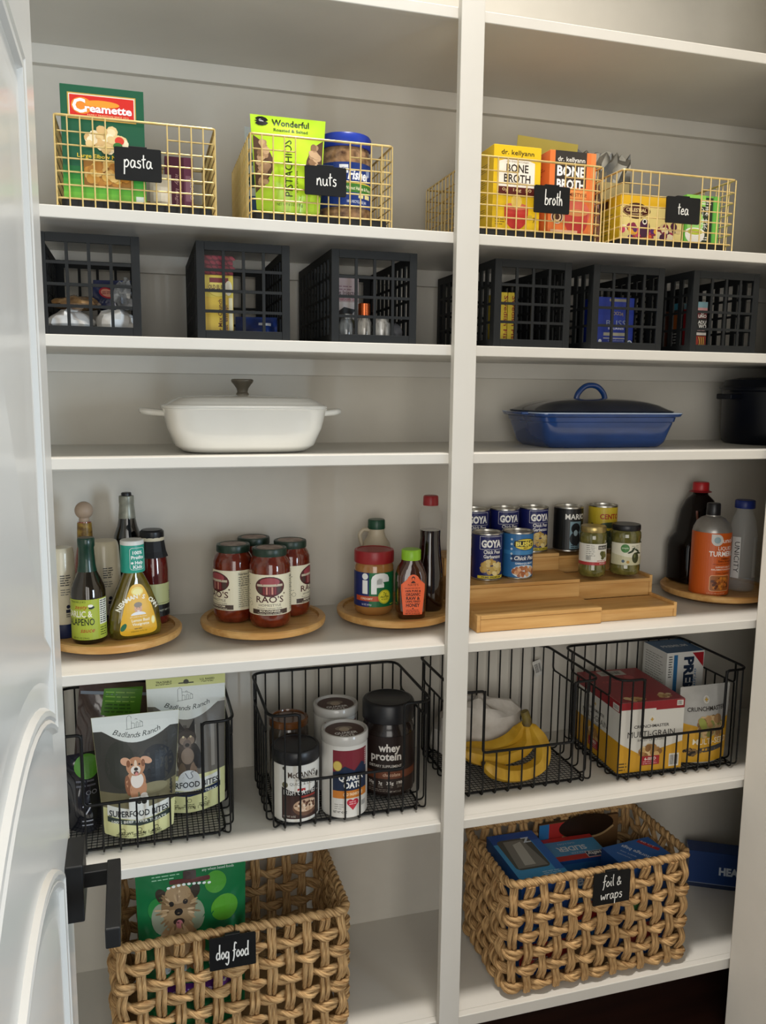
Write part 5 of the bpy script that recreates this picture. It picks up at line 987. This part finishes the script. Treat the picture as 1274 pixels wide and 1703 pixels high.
# ------------------------------------------------------------ bananas and the produce bag
YEL = mat('banana_skin', '#b3871c', .45, noise=(26, 26, 26), col2='#c99f30'); BRN = mat('banana_end', '#3a2a18', .7, noise=(60, 60, 60), col2='#5a4426')
t = thing('banana_bunch', 'bunch of ripe yellow bananas lying on the wire basket floor', 'bananas', (0, 0, 0))
for k, pts in enumerate(([(.291, .150, .772), (.302, .140, .752), (.318, .124, .715), (.308, .112, .679), (.270, .107, .6625), (.222, .108, .662), (.182, .112, .676), (.158, .116, .694)],
                         [(.286, .152, .772), (.288, .150, .752), (.290, .150, .722), (.268, .148, .700), (.226, .146, .690), (.182, .146, .690), (.142, .147, .702), (.116, .148, .716)],
                         [(.281, .156, .772), (.276, .160, .752), (.264, .172, .728), (.238, .180, .708), (.200, .184, .698), (.160, .184, .702), (.128, .182, .716)])):
    P = smooth_pts(pts, 5)
    def rad(s): return .0065+.0132*min(1, s*5)*min(1, (1-s)*6.5)**.7 if s > .06 else .0065
    bn = MB().tube(P, rad, 10, shape=lambda a: 1+.06*math.cos(5*a)).build('banana', YEL, t, 50)
    e = Vector(P[-1]); d = (Vector(P[-1])-Vector(P[-3])).normalized(); MB().tube([e-d*.003, e+d*.003, e+d*.007], [.0072, .006, .003], 8).build('banana_tip', BRN, bn, 60)
MB().tube(smooth_pts([(.287, .151, .764), (.287, .152, .776), (.284, .154, .789), (.280, .155, .800)], 3), [.0135, .0135, .0130, .0125, .012, .012, .0115, .0115, .011, .010], 8).build('crown', mat('banana_crown', '#7a6a2c', .6, noise=(40, 40, 40), col2='#4a3a1c'), t, 60)
for ch in t.children: ch.location = (-.22, -.13, -ZW)
t.location = (.22, .143, ZW)
lump('produce_bag', 'crumpled translucent produce bag behind the bananas', 'bag', (.200, .272, ZW), .122, .064, .165, mat('produce_film', '#b9b2a8', .55, noise=(26, 26, 26), col2='#d6d0c8', bump=.9), 14, .09, n=28)
t = thing('barcode_tag', 'small white barcode tag on the back of the banana basket', 'tag', (.424, .3655, .812)); MB().box(-.013, .013, 0, .0006, 0, .045).build('paper', mat('tag_paper', '#c9c7c0', .6, noise=(30, 30, 30), col2='#d2d0c9'), t, 0); p = Print(); p.bars(-.010, .010, .010, .036, '#2a2a2a', 10); p.build('print', t, lambda u, v, k: (u, -k, v)); t.rotation_euler = (0, -.3, 0)
# ------------------------------------------------------------ crackers
t, f = carton('cracker_box', 'large white, red and yellow multigrain cracker box', 'box', (.595, .089, ZW), -.05, .180, .235, .184, '#d8d5cc'); c = .09; RED = '#8e1a22'
def crk(p, w, c, side):
    p.rect(0, .165, w, .184, RED) if not side else p.rect(0, .158, w, .184, RED)
    p.poly([(0, 0), (w, 0), (w, .072), (c+.03, .058), (c-.03, .046), (0, .080)] if not side else [(0, 0), (w, 0), (w, .082), (0, .078)], '#cf9a24')
    p.ell(c, .136, .008, .009, '#e8e0cc', 16).ell(c, .136, .0068, .0078, '#d8d5cc', 16).ell(c, .136, .002, .0055, '#c09a3c', 10).ell(c, .136, .005, .002, '#c09a3c', 10)
    p.text('CRUNCHMASTER', c, .115, .0075, '#2a2622', w=.098, bold=.015).text('MULTI-GRAIN', c, .091, .0155, '#2a2622', w=.132).text('BAKED CRACKERS', c, .080, .006, '#4a443c', w=.074)
    p.blobs(c, .052, .034, .020, 36, .0085, ['#c9a468', '#a87c44', '#e0c490', '#8a6032'], 61); p.rr(c-.026, .016, c+.026, .040, .001, '#a01c24').text('6-SEED', c, .029, .007, '#f2e8dc', w=.032, bold=.02).lines(c-.02, .026, .04, 2, .005, '#d9a0a0')
p = Print(); crk(p, .18, .09, 0); p.rect(.10, .160, .18, .165, RED).rect(.158, .167, .176, .181, '#d8d5cc').bars(.160, .169, .174, .179, '#2a2a2a', 7).rect(.144, .006, .172, .040, '#d8d5cc').bars(.146, .010, .170, .036, '#2a2a2a', 12).lines(.004, .026, .022, 3, .008, '#5a4414', .45); p.build('front_print', t, f['front'])
p = Print(); crk(p, .235, .110, 1); p.rect(.20, .160, .230, .176, '#d8d5cc').bars(.204, .163, .226, .173, '#2a2a2a', 8); p.build('side_print', t, f['left'])
p = Print(); p.rect(0, 0, .18, .235, RED).text('CRUNCHMASTER', .09, .14, .011, '#c9444a', w=.12, rot=.0).ell(.12, .17, .014, .014, '#b23a40', 20).rect(.05, .19, .125, .225, '#b9b5ac').bars(.06, .198, .115, .218, '#2a2a2a', 14); p.blobs(.05, .02, .03, .014, 12, .008, ['#c9a468', '#a87c44', '#e0c490'], 3); p.blobs(.14, .03, .03, .016, 12, .008, ['#c9a468', '#a87c44', '#e0c490'], 4); p.build('top_print', t, f['top'])
t, f = carton('saltine_box', 'tall white and blue saltine box at the back right of the cracker basket', 'box', (.7885, .228, ZW), 0, .118, .108, .252, '#d9d8d2'); p = Print()
p.rect(0, .232, .118, .252, '#d9d8d2').rect(.022, 0, .034, .245, '#2f6a9a').text('PREMIUM', .056, .145, .028, '#1c2c42', w=.185, bold=.05, rot=-PI/2).poly([(.080, .248), (.116, .248), (.116, .206)], '#a01f28').text('original', .088, .168, .010, '#2f6a9a', w=.07, rot=-PI/2, sh=.2).lines(.006, .242, .012, 9, .007, '#4a4a46', .4); p.build('front_print', t, f['front'])
p = Print(); p.rect(0, 0, .108, .250, '#cfcfc9').lines(.012, .235, .084, 26, .007, '#7a7a74', .28); p.build('side_print', t, f['left'])
p = Print(); p.rect(0, 0, .118, .108, '#2b5f8c').text('PREMIUM', .059, .045, .016, '#d9e2e8', w=.08, bold=.03); p.build('top_print', t, f['top'])
t, mp, hf = pouch('cracker_pouch', 'yellow and silver multi-seed cracker pouch, front right of the cracker basket', 'pouch', (.7605, .106, ZW), 0, .142, .205, .026, mat('silver_pouch', '#b9b7b2', .3, noise=(24, 24, 24), col2='#a9a7a2', coat=.2), topw=.150, wob=.002); p = Print()
p.poly([(-.069, .004), (.069, .004), (.072, .118), (.02, .098), (-.03, .102), (-.071, .112)], '#cf9c26').ell(0, .168, .0085, .0095, '#e4e0d4', 16).ell(0, .168, .007, .008, '#b9b7b2', 16).ell(0, .168, .002, .006, '#c09a3c', 10).ell(0, .168, .006, .002, '#c09a3c', 10)
p.text('CRUNCHMASTER', .002, .140, .0105, '#2a2622', w=.115, bold=.02); p.blobs(.012, .100, .044, .034, 60, .0085, ['#b08a5c', '#8a6a44', '#c9aa7c', '#8a8a4c', '#a59a6a'], 71); p.ell(-.016, .108, .010, .016, '#9aa04c', 14, .3).ell(.03, .118, .014, .012, '#a8845a', 14)
p.text('MULTI-SEED', .008, .056, .0145, '#e9dfc4', w=.104, bold=.01); p.poly([(-.035, .030), (.045, .038), (.045, .052), (-.035, .044)], '#3a3a3c'); p.blobs(-.040, .034, .024, .012, 26, .0042, ['#3a2c20', '#6a5438', '#1f1a16', '#8a6a3c'], 72); p.build('print', t, mp, .009, .009)
# ============================================================ sixth shelf: woven baskets
VW, VD, VH = .500, .272, .292
def perim(s, w, d, r):
    """point and outward direction at arc length s on a rounded rectangle, starting mid-front going right"""
    segs = []; Lx, Ly = w-2*r, d-2*r; q = PI*r/2; tot = 2*Lx+2*Ly+4*q; s = s % tot
    for kind, L, a in (('x', Lx/2, 0), ('c', q, 0), ('y', Ly, 0), ('c', q, 1), ('x', Lx, 1), ('c', q, 2), ('y', Ly, 1), ('c', q, 3), ('x', Lx/2, 2)):
        if s <= L:
            if kind == 'x':
                if a == 0: return (s, 0, 0, -1)
                if a == 1: return (Lx/2-s, d, 0, 1)
                return (-Lx/2+s, 0, 0, -1)
            if kind == 'y': return (w/2, r+s, 1, 0) if a == 0 else (-w/2, d-r-s, -1, 0)
            cx, cy = ((Lx/2, r), (Lx/2, d-r), (-Lx/2, d-r), (-Lx/2, r))[a]; t = -PI/2+a*PI/2+s/r
            return (cx+r*math.cos(t), cy+r*math.sin(t), math.cos(t), math.sin(t))
        s -= L
    return (0, 0, 0, -1)
VR = .028; PER = 2*(VW-2*VR)+2*(VD-2*VR)+2*PI*VR; NS = 38; PIT = PER/NS; ROWP = .0435; AMP = .0075
def ring(phase):
    n = 250; m = MB()
    for q in (0, 1):
        P = []
        for k in range(n):
            s = PER*k/n; x, y, nx, ny = perim(s, VW, VD, VR); ph = 2*PI*s/(PER/13)+PI*q+phase
            o = .0072*math.cos(PI*s/PIT+phase*PI)+.0030*math.sin(ph); P.append((x+nx*o, y+ny*o, .0066*math.cos(ph)+.0012*math.sin(s*37+phase)))
        m.tube(P, .0070, 8, True, twist=60, shape=lambda a: 1+.10*math.cos(3*a))
    return m.mesh('weaver', WICKER, 70)
_rg = [ring(0), ring(1)]
def stake(phase):
    m = MB()
    for q in (-1, 1):
        P = []
        for k in range(42):
            z = .010+(VH-.016)*k/41; o = -.0062*math.cos(PI*(z-.024)/ROWP+phase*PI)
            P.append((q*.0050+.0012*math.sin(z*40+phase*2+q), -o+.001*math.sin(z*60+q), z))
        m.tube(P, .0060, 7, twist=25, shape=lambda a: 1+.12*math.cos(3*a))
    return m.mesh('stake', WICKER, 70)
_st = [stake(0), stake(1)]
_rim = MB().tube([(lambda q: (q[0], q[1], VH))(perim(PER*k/330, VW, VD, VR)) for k in range(330)], .0112, 10, True, shape=lambda a: .7+.32*abs(math.cos(a)), twist=150).mesh('rim', WICKER, 70)
_bas = MB().prism(rrect(-VW/2+.012, VW/2-.012, .012, VD-.012, .02), lambda u, v, q: (u, v, q), .003, .010).mesh('base', WICKER, 0)
def woven(label, x, y):
    t = thing('woven_basket', label, 'basket', (x, y, Z[6]), 0, 'woven seagrass baskets'); link('rim', _rim, t); link('base', _bas, t)
    for j in range(6): link('weaver', _rg[j % 2], t, loc=(0, 0, .024+ROWP*j))
    for i in range(NS):
        px, py, nx, ny = perim(PIT*i, VW, VD, VR); link('stake', _st[i % 2], t, loc=(px, py, 0), rot=(0, 0, math.atan2(ny, nx)+PI/2))
woven('woven seagrass basket tagged dog food, at the left on the lowest shelf', -.452, .040)
woven('woven seagrass basket tagged foil and wraps, right of the post', .437, .026)
hang_tag('black tag reading dog food on the left woven basket', (-.4605, .0145, Z[6]+.222), .098, .074, [('dog food', 0, .024, .070)], xh=.0165, sw=.0028)
hang_tag('black tag reading foil and wraps on the right woven basket', (.4475, .0005, Z[6]+.218), .100, .082, [('foil &', 0, .046, .052), ('wraps', 0, .013, .060)], xh=.0145, sw=.0024)
ZV = Z[6]+.0105
# dog food bag
t, mp, hf = pouch('dog_food_bag', 'green dog food bag with a shaggy terrier picture in the left woven basket', 'bag', (-.537, .135, ZV), 0, .225, .400, .040, mat('green_bag', '#16693a', .25, noise=(14, 14, 14), col2='#1c7644', coat=.3), topw=.240, wob=.003); p = Print()
p.ell(.052, .345, .024, .024, '#4a9a2a').ell(.070, .285, .030, .030, '#5aa42c').ell(-.07, .30, .025, .028, '#2f8a44')
D = lambda x, y, a, b, c, r=0: p.ell(-.030+x, .292+y, a, b, c, 20, r)
D(-.036, -.012, .022, .034, '#9aa08a'); D(.036, -.010, .020, .032, '#8f9a80'); D(0, -.075, .046, .055, '#a8845c'); D(-.036, -.095, .018, .04, '#b48c62', .2); D(.036, -.09, .018, .04, '#a9784a', -.2); D(0, -.065, .024, .04, '#c9a67c'); D(-.034, .036, .012, .020, '#3a3026', .5); D(.034, .040, .012, .018, '#3a3026', -.5); D(0, .012, .037, .044, '#8f7250'); D(0, .040, .028, .020, '#a88a64'); D(-.012, -.012, .020, .020, '#a98c66'); D(.012, -.012, .018, .020, '#a08460')
D(-.015, .020, .0055, .0055, '#1c1410'); D(.015, .022, .0055, .0055, '#1c1410'); D(.0, .002, .009, .008, '#17120f'); D(0, -.020, .012, .008, '#3a2a22'); D(.001, -.026, .0075, .010, '#d98a90')
g = random.Random(3)
for k in range(46):
    a = g.uniform(0, 6.28); rr_ = g.uniform(.018, .044); x_, y_ = rr_*math.cos(a), .008+rr_*math.sin(a)
    if abs(x_) < .022 and -.03 < y_ < .03: continue
    D(x_, y_, .008, .0022, g.choice(['#b89a72', '#7a5f40', '#cdb08a', '#8f7250']), a)
p.text('no artificial flavors colors or preservatives', -.052, .385, .005, '#d9ead8', w=.085, rot=.03).lines(-.085, .381, .06, 3, .007, '#9fd0aa', .3).text('any wheat based foods', .058, .372, .006, '#d9ead8', w=.07).lines(.02, .390, .08, 2, .007, '#9fd0aa', .3)
p.rr(-.048, .352, .040, .362, .003, '#5a2420').rr(-.018, .360, .010, .378, .003, '#3a2420')
for k in range(9): p.ell(-.05+k*.011, .346+.004*math.sin(k*.4), .004, .0028, '#eef4ec', 10)
for k in range(4): p.ell(-.06+k*.034, .170, .010, .014, '#dfe9ea', 14)
p.rr(-.07, .095, .09, .132, .015, '#6a2a8a').text('grain free', .0, .105, .014, '#dcc4ea', w=.10, bold=.02).ell(.06, .118, .016, .014, '#8a4aa8').blobs(.078, .12, .02, .012, 7, .004, ['#f2eee2', '#5a3a2a'], 5); p.rect(-.09, .03, .08, .06, '#2f8a4a'); p.build('print', t, mp, .012, .012)
# boxes in the right basket
t, f = carton('wrap_box', 'light blue box with a cut-out window showing plastic wrap, left in the woven basket', 'box', (.307, .068, ZV), .0, .132, .215, .255, '#1d5aa0'); p = Print()
p.rect(0, 0, .132, .215, '#48a4dc').rect(0, .170, .132, .215, '#1f55ac').rect(.108, .03, .132, .17, '#2a6cc0').poly(rrect(.012, .106, .048, .186, .014, 4), '#55554f').poly([(.018, .055), (.100, .055), (.085, .178), (.03, .178)], '#8a8880').poly([(.040, .065), (.070, .065), (.076, .170), (.050, .160)], '#c4c2b8').text('Z', .095, .185, .022, '#dce8f4', bold=.04, rot=PI).lines(.07, .03, .05, 3, .007, '#bfe0f4'); p.build('top_print', t, f['top'])
p = Print(); p.rect(0, 0, .132, .255, '#1c4f9c').text('Ziploc', .066, .185, .018, '#dfe8f4', w=.08, bold=.02).rect(0, .02, .132, .085, '#a8302c').text('52 ct', .06, .06, .012, '#f2d8d0').text('Ziploc', .07, .03, .014, '#dfe8f4', w=.07, bold=.02).rect(0, .10, .132, .13, '#2f7ac0'); p.build('front_print', t, f['front'])
t, f = carton('slider_bag_box', 'opened red and blue freezer bag box, printed upside down, centre of the woven basket', 'box', (.468, .166, ZV), -.03, .150, .108, .225, '#1f4f94'); p = Print()
p.rect(0, 0, .15, .108, '#58a2d2').rect(0, 0, .15, .022, '#cc3a34').rect(0, .090, .15, .108, '#cc3a34').text('SLIDER', .066, .062, .020, '#e6eef4', w=.085, bold=.03, rot=PI).text('FREEZER', .078, .034, .007, '#d0e0ee', w=.05, rot=PI).text('GALLON', .062, .080, .007, '#d0e0ee', w=.05, rot=PI)  .rect(.092, .003, .150, .030, '#e8e8e6').rect(.094, .005, .148, .028, '#1c2a5a').text('Hefty', .121, .0245, .014, '#f0f0ee', w=.052, bold=.04, rot=PI); p.build('top_print', t, f['top'])
p = Print(); p.rect(0, 0, .15, .215, '#2d6aa8').rect(0, .05, .15, .1, '#b0302c').text('Hefty', .075, .15, .03, '#e8eef4', w=.1, bold=.03); p.build('front_print', t, f['front'])
t = thing('torn_carton', 'torn open brown carton at the back of the right woven basket', 'box', (.525, .288, ZV)); KR = mat('kraft_dark', '#4a321c', .85, noise=(20, 20, 20), col2='#573d24')
MB().box(-.13, .115, -.008, 0, 0, .268).build('carton_body', KR, t, 0)
p = Print(); p.rect(-.13, 0, .115, .267, '#7a5a3a').rect(-.13, .10, -.10, .266, '#2f74b0').rect(-.10, .17, -.055, .266, '#b0302c').ell(.015, .246, .085, .034, '#2a1b10', 28).ribbon([(-.06, .222), (.0, .211), (.06, .214), (.10, .235)], .006, '#c9a878', 4).build('front_print', t, lambda u, v, k: (u, -.008-k, v))
t, f = carton('storage_bag_box', 'blue storage bag box with white lettering and a red badge, right in the woven basket', 'box', (.588, .062, ZV), .10, .150, .090, .262, '#1d4a86'); p = Print()
p.rect(0, 0, .15, .09, '#2c66b0').text('storage bags', .078, .045, .014, '#e2eaf2', w=.082, bold=.01, rot=2.0).text('quart size', .050, .043, .006, '#c9d8e8', w=.045, rot=2.0).text('reclosable', .034, .040, .005, '#c9d8e8', w=.04, rot=2.0)
p.poly([(.104, .080), (.116, .086), (.142, .032), (.130, .026)], '#b0282e').text('50 CT', .122, .060, .007, '#f0d0d0', w=.04, rot=-1.2); p.build('top_print', t, f['top'])
p = Print(); p.rect(0, 0, .15, .262, '#1f4c8a').text('storage', .075, .19, .014, '#dfe8f2', w=.09).ell(.05, .13, .03, .02, '#4a9a5a').rect(.02, .04, .13, .09, '#a0302e'); p.build('front_print', t, f['front'])
t, f = carton('foil_carton', 'long dark blue carton lying behind the right woven basket', 'box', (1.036, .232, Z[6]), -.5, .300, .060, .112, '#15356e'); p = Print()
p.rect(0, 0, .30, .112, '#16376f').text('HEAVY DUTY', .170, .045, .022, '#cfd8e4', w=.17, bold=.05).rect(0, 0, .30, .012, '#1c2a48').rect(0, .012, .30, .014, '#8a94a4'); p.build('front_print', t, f['front'])
# ============================================================ printed pieces and fittings hang under the part that carries them
CARRY = {'lettering': 'plate', 'front_print': 'carton_body', 'side_print': 'carton_body', 'top_print': 'carton_body', 'spine_print': 'carton_body', 'edge_print': 'carton_body', 'flap': 'carton_body',
         'print': 'bag', 'lid_print': 'lid', 'lid_handle': 'lid', 'knob': 'lid', 'bar': 'front_frame', 'sleeve_print': 'cap_sleeve', 'rim_edge': 'rim', 'end_handle': 'dish_body', 'floor_mesh': 'base_ring'}
for o in [q for q in bpy.data.objects if q.parent is None and 'category' in q]:
    ch = list(o.children); base = {}
    for c in ch: base.setdefault(c.name.split('.')[0], c)
    mv = [(c, base[CARRY[c.name.split('.')[0]]]) for c in ch if CARRY.get(c.name.split('.')[0]) in base]
    if len({c.name.split('.')[0] for c in ch}-{c.name.split('.')[0] for c, _ in mv}) >= 2:
        for c, b in mv: c.parent = b
